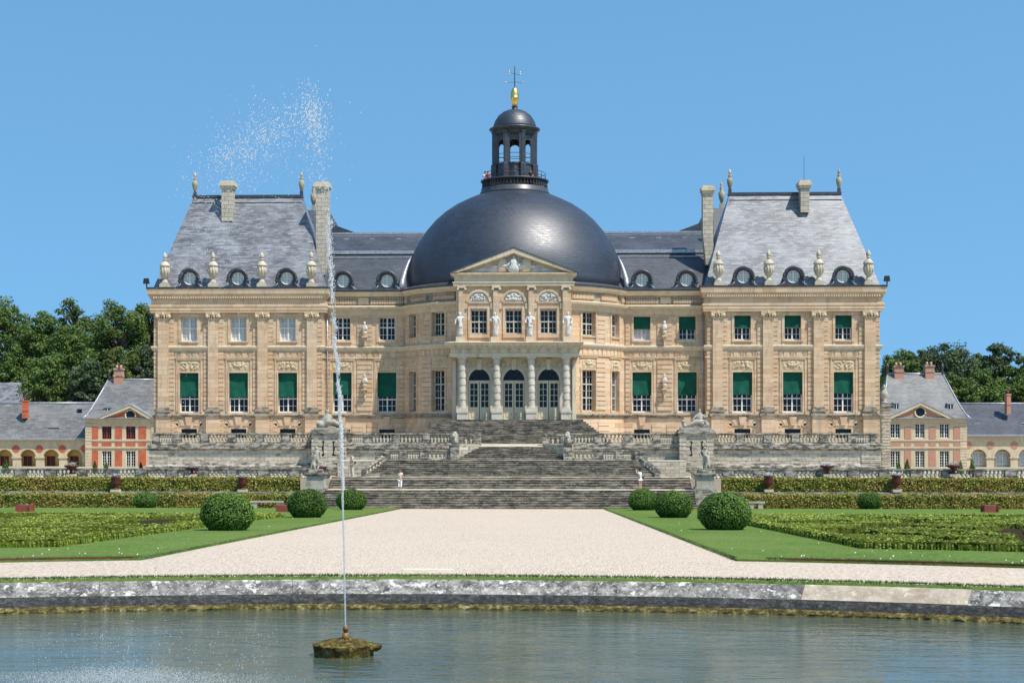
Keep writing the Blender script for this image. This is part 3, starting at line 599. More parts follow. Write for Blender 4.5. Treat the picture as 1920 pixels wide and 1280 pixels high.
pc=MB(); pc.lathe(0,YC,37.72,[(.2,0),(.3,.12),(.3,.3),(.42,.75),(.47,.8),(.4,.86),(.42,1.1),(.36,1.45),(.22,1.72),(.04,1.85)],14,flute=.06); pc.build('gilded_pinecone',M['gold'],cup)
rd=MB(); rd.tube([(0,YC,39.5),(0,YC,41.6)],.045,5); rd.tube([(-.8,YC,40.05),(.8,YC,40.05)],.015,4); rd.tube([(-.5,YC-.2,40.95),(.5,YC+.2,40.8)],.015,4); rd.build('weathervane_rod',M['iron'],cup)
vv=MB()
for x_,z_ in ((-.8,40.05),(.8,40.05),(-.55,41.0),(-.55,40.8),(-.55,41.15),(.55,40.85),(.55,41.05)): vv.lathe(x_,YC,z_,[(.01,-.08),(.07,0),(.01,.08)],6)
vv.build('weathervane',M['gold'],cup)
# --- portico
YU=144.0; YL=142.7; f=flat(YU)
mb=MB(); wins=[-3.08,.06,3.2]; holes=[(c-.76,c+.76,14.74,16.92) for c in wins]
wallsec(mb,f,-5.15,5.27,13.9,20.0,holes,.42)
for X in (-5.15,5.27): mb.add([(X,YU,7),(X,YU+5,7),(X,YU+5,20),(X,YU,20)],[(0,1,2,3)])
mb.box(-5.1,5.2,YU+.6,YU+6,19.4,20.0)
for c in wins:
    for q in (-1,1): bx(mb,f,*sorted((c+q*.76,c+q*.98)),-.08,0,14.3,17.05)
    bx(mb,f,c-.98,c+.98,-.08,0,17.05,17.25); bx(mb,f,c-.95,c+.95,-.12,0,14.4,14.72)
    bx(mb,f,c-1.25,c+1.25,-.1,0,17.52,17.64)
    ap=[(1.16*math.cos(t),17.64+1.12*math.sin(t)) for t in np.linspace(0,PI,17)]; ai=[(.92*math.cos(t),17.64+.9*math.sin(t)) for t in np.linspace(0,PI,17)]
    for i in range(16): mb.prism([(c+ai[i][0],ai[i][1]),(c+ap[i][0],ap[i][1]),(c+ap[i+1][0],ap[i+1][1]),(c+ai[i+1][0],ai[i+1][1])][::-1],YU-.14,YU)
    bx(mb,f,c-1.3,c-1.05,-.14,0,17.0,17.5); bx(mb,f,c+1.05,c+1.3,-.14,0,17.0,17.5)
bx(mb,f,-5.4,5.5,-.35,0,13.9,14.12)
mb.build('portico_wall',M['lime'],ch)
for i,c in enumerate(wins):
    window(f,c,1.52,14.74,16.92,4,4,.4,transom=[15.85],mat='frameg'); relief(f,c-.88,c+.88,17.66,18.5,20+i,.2,mask=lambda s,t:s*s+((t+1)/2)**2<.95,mat='statue')
for a,b in ((-4.91,-4.38),(-1.78,-1.25),(1.4,1.93),(4.48,5.06)):
    pm=MB(); pm.box(a,b,YU-.25,YU,14.12,18.68); pl=pm.build('pilaster',M['lime'],ch)
    cp=MB(); cp.box(a-.1,b+.1,YU-.36,YU,18.88,19.05)
    for q in (a-.06,b+.06): cp.lathe(q,YU-.26,18.78,[(.02,-.14),(.12,-.08),(.13,.05),(.02,.13)],8)
    cp.build('capital',M['pale'],pl)
mb=MB(); pth=[(-5.15,YU+3),(-5.15,YU),(5.27,YU),(5.27,YU+3)]
mb.mould(pth,[(0,19.05),(.25,19.07),(.25,19.3),(.32,19.34),(.32,19.42),(.15,19.45),(.15,19.95),(.3,20.0),(.5,20.12),(.5,20.22),(0,20.26)]); mb.build('portico_entablature',M['pale'],ch)
pd=MB(); pd.prism([(-5.0,20.26),(5.12,20.26),(.06,22.0)],YU+.15,YU+4)
apx=22.44
for sg in (-1,1):
    a=[(.06+sg*5.72,20.26),(.06+sg*5.05,20.26),(.06,21.98),(.06,apx)]; pd.prism(a if sg<0 else a[::-1],YU-.55,YU+4)
    a=[(.06+sg*5.1,20.28),(.06+sg*4.75,20.28),(.06,21.86),(.06,21.99)]; pd.prism(a if sg<0 else a[::-1],YU-.2,YU+.2)
ped=pd.build('pediment',M['pale'],ch)
rl=MB()
for sg in (-1,1):
    a=[(.06+sg*5.8,20.26),(.06+sg*5.72,20.2),(.06,apx),(.06,apx+.09)]; rl.prism(a if sg<0 else a[::-1],YU-.6,YU+4.6)
rl.build('pediment_lead',M['lead'],ped)
relief(flat(YU+.14),-3.9,4.02,20.28,21.9,5,.42,'pediment_carving','statue',ped,lambda s,t:abs(s)*.95+(t+1)/2*.98<.97)
for xx in (-.95,1.2): sh=MB(); sh.lathe(xx,YU-.06,20.95,[(.3,-.62),(.42,-.35),(.46,0),(.42,.35),(.3,.55),(.02,.62)],14,ky=.3); sh.build('oval_shield',M['pale'],ped)
skin('pediment_figure',[(.06+a,YU-.2+b,20.3+c) for a,b,c in [(0,0,.25),(.02,0,.7),(.0,-.05,1.05),(0,-.05,1.32),(0,-.07,1.52),(-.35,0,.8),(-.6,-.05,.5),(.35,0,.8),(.55,-.05,.45),(-.5,-.05,.15),(.5,-.05,.12)]],[.36,.28,.22,.09,.14,.12,.1,.12,.1,.22,.2],[(0,1),(1,2),(2,3),(3,4),(2,5),(5,6),(2,7),(7,8),(0,9),(0,10)],M['statue'],ped,1,.07,3)
# lower storey: entablature, arches, columns
mb=MB(); pth=[(-5.6,YL+4),(-5.6,YL),(5.8,YL),(5.8,YL+4)]
mb.mould(pth,[(0,12.6),(.06,12.6),(.06,12.75),(.1,12.78),(.1,12.92),(.0,12.95),(.0,13.4),(.12,13.45),(.2,13.55),(.45,13.62),(.5,13.8),(.56,13.9),(0,13.98)]); mb.box(-5.55,5.75,YL+.06,YL+3.6,12.62,13.95)
for i in range(12):
    xx=-4.75+i*.885
    for q in (-.11,0,.11): mb.lathe(xx+q,YL-.02,13.18,[(.02,-.16),(.07,0),(.02,.16)],5)
for i in range(24): xx=-5.45+i*.48; mb.box(xx,xx+.2,YL-.38,YL-.1,13.46,13.6)
mb.build('portico_entablature',M['weap'] if 'weap' in M else M['pale'],ch)
mb=MB(); YB=YL+1.45; doors=[-3.05,.08,3.22]; SPR=10.45
poly=[]
us=[-5.5]+sum([[c-.98,c+.98] for c in doors],[])+[5.7]
for a,b in zip(us[0::2],us[1::2]): mb.box(a,b,YB,YB+.5,6.9,SPR)
n=14
edges=[-5.5,-1.49,1.65,5.7]
for c,e0,e1 in zip(doors,edges,edges[1:]):
    prev=(c+.98,SPR); 
    pts=[(c+.98*math.cos(t),SPR+.98*math.sin(t)*1.18) for t in np.linspace(0,PI,n+1)]
    for i in range(n):
        (xa,za),(xb,zb)=pts[i],pts[i+1]; mb.prism([(xb,zb),(xa,za),(xa,12.62),(xb,12.62)],YB,YB+.5)
    mb.box(c+.98,e1,YB,YB+.5,SPR,12.62); mb.box(e0,c-.98,YB,YB+.5,SPR,12.62)
    po=[(c+1.2*math.cos(t),SPR+1.42*math.sin(t)) for t in np.linspace(0,PI,n+1)]; pi_=[(c+.98*math.cos(t),SPR+1.156*math.sin(t)) for t in np.linspace(0,PI,n+1)]
    for i in range(n): mb.prism([pi_[i],po[i],po[i+1],pi_[i+1]],YB-.12,YB)
    for q in (-1,1): mb.box(*sorted((c+q*.98,c+q*1.28)),YB-.15,YB,SPR-.22,SPR+.02)
    mb.prism([(c-.18,11.5),(c+.18,11.5),(c+.24,12.5),(c-.24,12.5)],YB-.35,YB)
    for q in (-1,1):
        rg=[(c+q*1.0+.3*math.cos(2*PI*k/16),YB-.04,12.0+.3*math.sin(2*PI*k/16)) for k in range(17)]; mb.tube(rg,.05,5)
        mb.lathe(c+q*1.0,YB-.02,12.0,[(.02,-.18),(.12,-.1),(.1,.05),(.13,.1),(.02,.22)],6)
for X in (-5.5,5.68): mb.box(X-.02 if X<0 else X-.3,X+.3 if X<0 else X+.02,YB+.5,YB+3.5,6.9,12.6)
for a,b in zip(us[0::2],us[1::2]): mb.box(a+.1,b-.1,YB-.1,YB,6.95,7.9)
for xx in np.linspace(-5.45,5.35,2):
    mb.box(xx,xx+.3,YB-.3,YB,6.95,12.3)
mb.build('arcade_wall',pale_stone('arcade_stone',(.56,.48,.36),(.66,.58,.46),(.3,.26,.2)),ch)
for c in doors:
    z1=PZ(716,YB+.3); z0=7.0; fD=flat(YB)
    D=MB(); d=.3
    for q in (-1,1):
        a,b=sorted((c+q*.03,c+q*.95)); 
        bx(D,fD,a,a+.13,d-.08,d,z0,z1); bx(D,fD,b-.13,b,d-.08,d,z0,z1); bx(D,fD,a+.13,b-.13,d-.06,d,z0,z0+1.15); bx(D,fD,a+.13,b-.13,d-.08,d,z1-.13,z1)
        bx(D,fD,a+.25,b-.25,d-.09,d-.06,z0+.25,z0+.95)
        for k in range(1,4): zz=z0+1.15+(z1-.13-z0-1.15)*k/4; bx(D,fD,a,b,d-.05,d-.01,zz-.025,zz+.025)
        bx(D,fD,(a+b)/2-.025,(a+b)/2+.025,d-.052,d-.012,z0+1.1,z1)
    bx(D,fD,c-.98,c+.98,d-.1,d,z1,z1+.14)
    dr=D.build('door',M['cream'],ch)
    p=MB(); bx(p,fD,c-.97,c+.97,d+.02,d+.03,z0+.8,z1); p.build('pane',M['glass'],dr)
    t=MB(); n=12; pts=[(c+.98*math.cos(a),SPR+1.156*math.sin(a)) for a in np.linspace(0,PI,n+1)]; t.add([(x,YB+.34,z) for x,z in pts]+[(c-.98,YB+.34,z1),(c+.98,YB+.34,z1)],[tuple(range(n+3))]); t.build('fanlight',M['glass'],dr)
    b=MB()
    for a in np.linspace(.35,PI-.35,5): b.tube([(c,YB+.28,SPR),(c+.95*math.cos(a),YB+.28,SPR+1.1*math.sin(a))],.025,4)
    for rq in (.35,.7): b.tube([(c+rq*math.cos(a),YB+.28,SPR+rq*1.15*math.sin(a)) for a in np.linspace(0,PI,13)],.022,4)
    b.build('fanlight_grille',M['iron'],dr)
for xc in (-4.55,-1.44,1.65,4.78):
    c=MB(); z=7.95
    c.lathe(xc,YL+.45,0,[(.42,8.05),(.36,8.12)],18)
    zz=8.12; k=0
    while zz<12.2:
        h=.40 if k%2==0 else .26; r=.345 if k%2==0 else .305; r*=1-.012*(zz-8)
        c.lathe(xc,YL+.45,0,[(r-.03,zz),(r,zz+.025),(r,zz+h-.025),(r-.03,zz+h)],18,smooth=False); zz+=h; k+=1
    c.lathe(xc,YL+.45,0,[(.3,zz),(.3,12.4)],18); cl=c.build('column',M['colst'] if 'colst' in M else M['statue'],ch)
    b=MB(); b.box(xc-.5,xc+.5,YL-.1,YL+1.3,7.6,7.8); b.box(xc-.42,xc+.42,YL,YL+1.2,7.8,8.05); b.box(xc-.46,xc+.46,YL-.05,YL+1.25,6.9,7.6); b.build('column_base',M['colst'],cl)
    b=MB(); b.lathe(xc,YL+.45,0,[(.3,12.38),(.4,12.46)],16); b.box(xc-.44,xc+.44,YL+.0,YL+1.2,12.46,12.62); b.build('column_capital',M['colst'],cl)
# ================================================================= GROUND, LAWNS, WATER
def struct(o): o['kind']='structure'; return o
mb=MB(); prof=[(-600,1.6),(44,1.6),(122.2,-.25),(124.4,-.25),(124.6,1.0),(127.2,1.0),(127.6,1.3),(190,1.25),(2500,1.25)]
for (y0,z0),(y1,z1) in zip(prof,prof[1:]): mb.add([(-1500,y0,z0),(1500,y0,z0),(1500,y1,z1),(-1500,y1,z1)],[(0,1,2,3)])
struct(mb.build('ground',M['earth']))
EA,EB,EY,EX=21.0,13.0,19.45,-.2     # basin ellipse
def ell(t,k=0): return (EX+(EA+k)*math.cos(t),EY+(EB+k)*math.sin(t))
NTH=160; vs=[];fs=[]; ths=[2*PI*i/NTH for i in range(NTH)]
for i,t in enumerate(ths):
    p0=ell(t,.72); d=Vector((math.cos(t),math.sin(t)))
    for k in (0,3,8,20,60,130):
        x,y=p0[0]+d.x*k,p0[1]+d.y*k
        if y>122: x=p0[0]+d.x*k*(122-p0[1])/(y-p0[1]) if k<130 else x; y=122
        vs.append((x,y,gz(y)))
for i in range(NTH):
    for k in range(5): a=i*6+k; b=((i+1)%NTH)*6+k; fs.append((a,a+1,b+1,b))
mb=MB(); mb.add(vs,fs,True); struct(mb.build('gravel_path',M['gravel']))
# cover the corners of the gravel plane up to the stairs
mb=MB(); mb.add([(-150,60,gz(60)-.01),(150,60,gz(60)-.01),(150,122.2,gz(122.2)-.01),(-150,122.2,gz(122.2)-.01)],[(0,1,2,3)]); struct(mb.build('gravel_court',M['gravel']))
mb=MB(); n=NTH
mb.add([(*ell(t,0.0),2.2) for t in ths]+[(EX,EY,2.2)],[(i,(i+1)%n,n) for i in range(n)]); struct(mb.build('water',M['water']))
bs=empty('stone_basin_edge',(EX,EY+EB,2.2),'curved stone pond edge white with lichen above dark wet stone','basin edge')
pa=[ell(t,0) for t in ths][::-1]
def ringm(name,prof,mat,seg=NTH,jit=0,sd=3):
    T=[2*PI*i/seg for i in range(seg)][::-1]; r_=random.Random(sd); vs=[];fs=[]; m_=len(prof)
    for t in T:
        for j,(o,z) in enumerate(prof):
            jj=jit if 0<j<m_-1 else 0; x,y=ell(t,o+r_.uniform(-jj,jj)); vs.append((x,y,z+r_.uniform(-jj,jj)*.7))
    for i in range(seg):
        for j in range(m_-1): a=i*m_+j; b=((i+1)%seg)*m_+j; fs.append((a,a+1,b+1,b))
    mb=MB(); mb.add(vs,fs,jit==0); return mb.build(name,mat,bs)
mb=MB(); r_=random.Random(6); t=0.0; ri=[(.06,2.50),(.10,2.53),(.36,2.72),(.42,2.755),(.5,2.765)]
while t<2*PI-.02:     # kerb stones about three metres long with open joints
    t1=min(2*PI,t+r_.uniform(.11,.2)); n=5; dz=r_.uniform(-.008,.008); vs=[];fs=[]
    for i in range(n+1):
        for o,z in ri: x,y=ell(t+.00015+(t1-t-.0003)*i/n,o+dz); vs.append((x,y,z+dz))
    for i in range(n):
        for j in range(4): q=i*5+j; fs.append((q,q+1,q+6,q+5))
    xm=ell((t+t1)/2)[0]; tan=t<PI and 8.2<xm<11.2 and not M.get('tan_done')
    if tan: M['tan_done']=1; q=MB(); q.add(vs,fs,True); q.build('rim_stone',rimmat(.62),bs,'pale tan replacement stone')
    else: mb.add(vs,fs,True)
    t=t1
mb.build('rim_stone',M['rim'],bs)
ringm('wet_band',[(.02,2.30),(.03,2.40),(.06,2.50)],M['wet'])
ringm('mossy_ledge',[(-.13,2.1),(-.13,2.2),(-.12,2.235),(-.08,2.27),(-.02,2.295),(.03,2.31)],M['moss'],1400,.016)
def ringsheet(name,prof,mat):
    vs=[];fs=[];m_=len(prof)
    for t in ths:
        for o,z in prof: x,y=ell(t,o); vs.append((x,y,(gz(y) if z is None else z)))
    for i in range(NTH):
        for j in range(m_-1): a=i*m_+j; b=((i+1)%NTH)*m_+j; fs.append((a,a+1,b+1,b))
    mb=MB(); mb.add(vs,fs,True); return struct(mb.build(name,mat))
ringsheet('grass_verge',[(.47,2.74),(.48,2.80),(.66,2.81),(.72,2.80),(.76,2.6)],M['grass'])
def grassblades(name,pts,h,seed):
    r_=np.random.default_rng(seed); C=np.asarray(pts,float); n=len(C); a=r_.uniform(0,2*PI,n); hh=h*r_.uniform(.5,1.3,n); w_=.012
    d=np.stack([np.cos(a),np.sin(a),0*a],1)*w_; tip=C+np.stack([r_.normal(0,.025,n),r_.normal(0,.025,n),hh],1)
    V=np.stack([C-d,C+d,tip],1).reshape(-1,3); return npmesh(name,V,np.arange(3*n).reshape(n,3),M['blade'])
M['blade']=leafmat('grass_blades',[(0,(.03,.07,.012)),(.6,(.06,.12,.022)),(1,(.14,.2,.06))],.3)
r_=np.random.default_rng(5); pts=[]
for k in range(16000):
    t=r_.uniform(.12*PI,.88*PI); x,y=ell(t,r_.uniform(.5,.8)); pts.append((x,y,2.82))
for k in range(9000):
    y=42+78*r_.random()**1.6; x=(-8.2 if r_.random()<.5 else 7.2)+r_.normal(0,.05); pts.append((x,y,gz(y)+.04))
for k in range(9000):
    x=r_.uniform(8,17)*(1 if r_.random()<.5 else -1); y=18+math.sqrt(r_.uniform(24.45,25.3)**2-x*x); pts.append((x,y,gz(y)+.05))
tag(grassblades('grass_blades',pts,.05,3),'short grass blades along the pond edge','grass',kind='stuff')
# lawns (left and right of the axial path)
def arcpts(r,x0,x1,n=14):
    return [(x,18+math.sqrt(r*r-x*x)) for x in np.linspace(x0,x1,n)]
def lawn(sg):
    xi=-8.2 if sg<0 else 7.2; near=arcpts(24.4,xi,sg*18.9,20); pl=[(xi,121.6)]+[(xi,y) for y in (100,80,60)]+near+[(sg*60,33.0),(sg*60,121.6)]
    if sg>0: pl=pl[::-1]
    z0=lambda y:gz(y)-.05; z1=lambda y:gz(y)+.055
    mb=MB(); mb.slab(pl,z0,z1); return struct(mb.build('lawn',M['grass']))
lawn(-1); lawn(1)
for sg in (-1,1):
    pts=arcpts(24.45,sg*8.4,sg*22,24); mb=MB(); n=len(pts)
    vs=[(x,y-.03,gz(y)-.02) for x,y in pts]+[(x,y-.03,gz(y)+.10) for x,y in pts]+[(x,y+.03,gz(y)+.10) for x,y in pts]
    mb.add(vs,[(i,i+1,n+i+1,n+i) for i in range(n-1)]+[(n+i,n+i+1,2*n+i+1,2*n+i) for i in range(n-1)])
    tag(mb.build('lawn_edging',M['rust']),'rusty steel strip edging the %s lawn beside the gravel'%('left' if sg<0 else 'right'),'edging')
# box embroidery parterres: clipped box mass cut by scrolling gaps
def parterre(sg):
    xi,xo=(-12.4,-46) if sg<0 else (11.75,46); y1=91; nx,ny=330,330; r_=np.random.default_rng(9+sg)
    X=np.linspace(xi,xo,nx)[None,:]+np.zeros((ny,1)); yn=18+np.sqrt(np.maximum(32.4**2-np.minimum(np.abs(X),31.8)**2,1)); T=(np.linspace(0,1,ny)**1.35)[:,None]; Y=yn+T*(y1-yn); H=np.zeros((ny,nx))
    for j in range(ny):
        for i in range(nx):
            x,y=X[j,i],Y[j,i]
            wx=x+1.9*mn.noise((x*.16,y*.10,3.1*sg)); wy=y+2.6*mn.noise((x*.15,y*.10,9.7))
            a=abs(mn.noise((wx*.17,wy*.12,1.3+sg)))*1.5; b=abs(mn.noise((wx*.33+7,wy*.2,4.4+sg))); c=mn.noise((x*.10,y*.08,11)); d=mn.noise((wx*.26,wy*.17,21+sg))
            gap=a<.17+.06*c or b<.10+.10*c or d>.30
            edge=abs(x-xi)<.75 or y-yn[j,i]<.75 or y>y1-.8
            H[j,i]=.21 if edge or not gap else .02
    soft=.02*np.array([[mn.noise((X[j,i]*.8,Y[j,i]*.6,5)) for i in range(nx)] for j in range(ny)])
    H=H+np.where(H>.15,r_.normal(0,.02,H.shape)+soft,0)
    Z=H+np.vectorize(gz)(Y)+.05; V=np.stack([X+r_.normal(0,.03,(ny,nx)),Y+r_.normal(0,.04,(ny,nx)),Z],-1)
    # skirts down to the grass on the near and inner edges
    V[0,:,2]=np.vectorize(gz)(Y[0])-.02; V[:,0,2]=np.vectorize(gz)(Y[:,0])-.02; V[-1,:,2]=np.vectorize(gz)(Y[-1])-.02
    V[0,:,1]=V[1,:,1]-.06; V[:,0,0]=V[:,1,0]-.05*np.sign(xo)
    I=np.arange(ny*nx).reshape(ny,nx); F=np.stack([I[:-1,:-1],I[:-1,1:],I[1:,1:],I[1:,:-1]],-1).reshape(-1,4)
    if sg<0: F=F[:,::-1]
    low=(H.reshape(-1)[F].max(1)<.1).astype(np.int32)
    th_=empty('box_parterre',(xi*2,75,1.5),'low clipped box embroidery with dark scrolling gaps, %s of the gravel path'%('left' if sg<0 else 'right'),'parterre','box parterres beside the path')
    ok=np.argwhere(H>.12); wgt=1/Y[ok[:,0],ok[:,1]]**1.3*(np.diff(Y,axis=0,append=Y[-1:]+.1)[ok[:,0],ok[:,1]]); pick=ok[r_.choice(len(ok),70000,p=wgt/wgt.sum())]; C=V[pick[:,0],pick[:,1]]+r_.normal(0,1,(70000,3))*np.array([.06,.08,.012]); sz=.00085*C[:,1]
    N_=np.tile((0,-.25,1.),(70000,1)); e1=r_.integers(0,int(nx*.8),7000); e2=(ny*r_.random(5000)**1.6).astype(int)   # clipped faces along the near and inner edges
    E1=V[1,e1]*1.0; E1[:,2]=V[0,e1,2]+.24*r_.random(7000); E1[:,1]-=.07; E2=V[e2,1]*1.0; E2[:,2]=V[e2,0,2]+.24*r_.random(5000); E2[:,0]-=.06*np.sign(xo)
    C=np.concatenate([C,E1,E2]); N_=np.concatenate([N_,np.tile((0,-1,.3),(7000,1)),np.tile((-np.sign(xo),-.2,.3),(5000,1))]); sz=.00085*C[:,1]
    Q=leafquads(C,N_,1.0,r_,.45); Q=C[:,None]+(Q-C[:,None])*sz[:,None,None]; npmesh('foliage',Q.reshape(-1,3),np.arange(4*len(C)).reshape(-1,4),M['boxleaf'],th_)
    o=npmesh('branches',V.reshape(-1,3),F,M['box'],th_); o.data.materials.append(M['bed']); o.data.polygons.foreach_set('material_index',low)
parterre(-1); parterre(1)
# daisies in the lawns
dv=[];r_=random.Random(12)
for k in range(60):
    sg=r_.choice((-1,1)); x=sg*r_.uniform(7.6,15) if r_.random()<.8 else sg*r_.uniform(10,20); y=18+math.sqrt(max(0,r_.uniform(25,31)**2-x*x)) if r_.random()<.6 else r_.uniform(45,95)
    if math.hypot(x,y-18)>32 and abs(x)>11.5: continue
    if math.hypot(x,y-18)<24.8: continue
    s_=r_.uniform(.007,.019); dv.append((x,y,gz(y)+.085,s_))
mb=MB()
for x,y,z,s_ in dv: mb.add([(x-s_,y,z-s_),(x+s_,y,z-s_*.5),(x+s_,y+.01,z+s_),(x-s_,y+.01,z+s_*.6)],[(0,1,2,3)])
tag(mb.build('daisies',M['white']),'scattered tiny white daisies in the lawns','flowers',kind='stuff')
# lower terraces
mb=MB(); mb.box(-150,-14.4,124.55,127.4,-.3,1.12); mb.box(14.4,150,124.55,127.4,-.3,1.12); struct(mb.build('lower_terrace',M['earth']))
mb=MB(); mb.box(-150,150,127.4,137.4,-.3,2.15); struct(mb.build('moat_walk',M['sand']))
for sg in (-1,1):
    mb=MB(); a,b=sorted((sg*14.4,sg*150)); mb.box(a,b,124.2,124.8,-.3,1.05); mb.box(a,b,124.1,124.85,1.05,1.2); tag(mb.build('terrace_wall',M['weac']),'low stone retaining wall with pale coping between the hedges, %s of the stairs'%('left' if sg<0 else 'right'),'wall')
# ================================================================= STAIRS
st=empty('garden_staircase',(0,124,0),'wide weathered grey stone staircase climbing in four flights to the terrace','staircase')
def flight(hw0,hw1,y0,y1,z0,z1,n,cx=0,name='stair_flight',parent=st,nose=.03):
    mb=MB(); r_=random.Random(int(y0*10))
    for i in range(n):
        ya=y0+(y1-y0)*i/n; za=z0+(z1-z0)*i/n; zb=z0+(z1-z0)*(i+1)/n; hw=hw0+(hw1-hw0)*i/max(1,n-1)
        x=cx-hw
        while x<cx+hw-.01:
            xe=min(cx+hw,x+r_.uniform(1.3,2.6)); dz=r_.uniform(-.012,.012); dy=r_.uniform(-.015,.015)
            mb.box(x,xe-.012,ya+dy,y1+.3,za-.02,zb-.05+dz); mb.box(x,xe-.012,ya-nose+dy,y1+.3,zb-.049+dz,zb+dz); x=xe
    return mb.build(name,M['step'],parent)
flight(14.35,14.35,122.0,124.2,-.02,1.37,8); flight(14.35,14.35,126.2,128.0,1.37,2.27,5); flight(11.8,10.4,129.2,132.2,2.27,3.56,8); flight(4.55,2.75,133.2,136.2,3.56,4.64,7)
def core(x0,x1,y0,y1,z,mat='sandstep',name='landing'):
    mb=MB(); mb.box(x0,x1,y0,y1,-.2,z); return mb.build(name,M[mat],st)
M['sandstep']=plain('worn_pale_landing',(.52,.46,.37),.95,.1,0,.2,1)
core(-14.35,14.35,124.15,126.3,1.372); core(-14.35,14.35,127.9,129.3,2.272); core(-10.6,10.6,132.1,133.3,3.562); core(-4.6,4.6,133.25,137.6,3.2)
mb=MB(); mb.add([(-2.75,136.15,4.642),(2.75,136.15,4.642),(8,138.6,4.9),(-8,138.6,4.9)],[(0,1,2,3)]); mb.box(-2.75,2.75,136.2,137.6,3.1,4.6); mb.build('top_landing',M['sand'],st)
M['coly']=weathered('mottled_wall_stone',True,.5,(.5,.44,.34))
# cheek walls of flights
for sg in (-1,1):
    mb=MB(); 
    q=lambda pts: pts if sg>0 else pts[::-1]
    mb.slab(q([(sg*10.6,129.2),(sg*11.7,129.2),(sg*11.7,133),(sg*10.6,133)]),-.2,2.5)
    mb.slab(q([(sg*10.45,132.0),(sg*14.4,132.0),(sg*14.4,137.3),(sg*10.45,137.3)]),-.2,3.5); mb.slab(q([(sg*4.55,133.4),(sg*10.45,133.4),(sg*10.45,137.3),(sg*4.55,137.3)]),-.2,3.54)
    mb.slab(q([(sg*2.76,135.9),(sg*4.7,133.3),(sg*5.2,133.3),(sg*5.2,137.4),(sg*2.76,137.4)]),3.0,4.85)
    mb.build('cheek_wall',M['wea'],st)
es=empty('entrance_steps',(0,139,4.9),'flared flight of weathered steps rising to the portico doors','steps')
mb=MB(); n=12; r_=random.Random(4)
for i in range(n):
    z0=4.88+(7.0-4.88)*i/n; z1=4.88+(7.0-4.88)*(i+1)/n; y=138.3+.27*i; hw=8.7-.22*i
    x=-hw
    while x<hw-.01:
        xe=min(hw,x+r_.uniform(1.2,2.4)); dz=r_.uniform(-.01,.01); mb.box(x,xe-.012,y,147,z0-.02,z1-.045+dz); mb.box(x,xe-.012,y-.03,147,z1-.044+dz,z1+dz); x=xe
mb.build('step_block',M['step'],es)
# ================================================================= MAIN TERRACE
YT=137.5
tw=empty('terrace',(0,YT,2.2),'weathered stone terrace wall below the chateau with dark mouldings','terrace')
for sg in (-1,1):
    a,b=sorted((sg*4.7,sg*31.5)); mb=MB(); mb.box(a,b,YT+.05,151,1.2,4.84)
    xo=sg*31.5
    for k,z in enumerate(np.arange(2.9,4.4,.36)):
        if k%1==0: mb.box(*sorted((xo-sg*1.6,xo+sg*.06)),YT-.04,YT+.3,z,z+.3)
    mb.build('retaining_wall',M['wea'],tw)
    mb=MB(); pth=[(a,YT+.05),(b,YT+.05)] ; pth=[(a,YT+8)]+pth+[(b,YT+8)] if sg else pth
    pth=pth[:3] if sg<0 else pth[1:]
    mb.mould(pth,[(0,2.2),(.22,2.2),(.24,2.7),(.34,2.78),(.36,2.9),(.28,3.0),(.1,3.04),(.02,3.2),(0,3.2)])
    mb.mould(pth,[(0,4.3),(.08,4.34),(.2,4.42),(.26,4.5),(.16,4.52),(.16,4.86),(.1,4.9),(0,4.92)]); mb.build('moulding',M['weac'],tw)
mb=MB(); mb.box(-31.4,31.4,YT+.6,151,4.845,4.86); mb.build('terrace_floor',M['sand'],tw)
BP=[(.07,0),(.09,.04),(.06,.09),(.13,.3),(.13,.36),(.06,.56),(.05,.62),(.09,.7),(.09,.75)]
def balustrade(name,label,cat,x0,x1,y,z,h,nb,piers,group=None,pw=.62,mat='weac',endp=True):
    b=empty(name,((x0+x1)/2,y,z),label,cat,group); k=h/.95
    mb=MB(); mb.box(x0,x1,y-.2,y+.2,z,z+.12*k); mb.build('plinth',M[mat],b)
    mb=MB(); mb.box(x0-.02,x1+.02,y-.22,y+.22,z+.83*k,z+.95*k); mb.box(x0,x1,y-.17,y+.17,z+.78*k,z+.829*k); mb.build('rail',M[mat],b)
    bm=MB(); bm.lathe(0,0,0,[(r*1.15,zz*.66/.75*k) for r,zz in BP],8); first=None
    for p in piers:
        pm=MB(); pm.box(p-pw/2,p+pw/2,y-.24,y+.24,z+.121*k,z+.78*k); pm.build('pier',M[mat],b)
    for p,q in zip(piers,piers[1:]):
        for i in range(nb):
            xx=p+pw/2+(q-p-pw)*(i+.5)/nb
            if first is None: first=bm.build('baluster',M['weal'],b); o=first
            else: o=first.copy(); COL.objects.link(o)
            o.location=(xx-(x0+x1)/2,y-y,.12*k)
    return b
tp=[5.0,7.4,10.0,12.45,14.2]; to=[17.3,19.6,21.9,24.3,26.7,29.1,31.0]
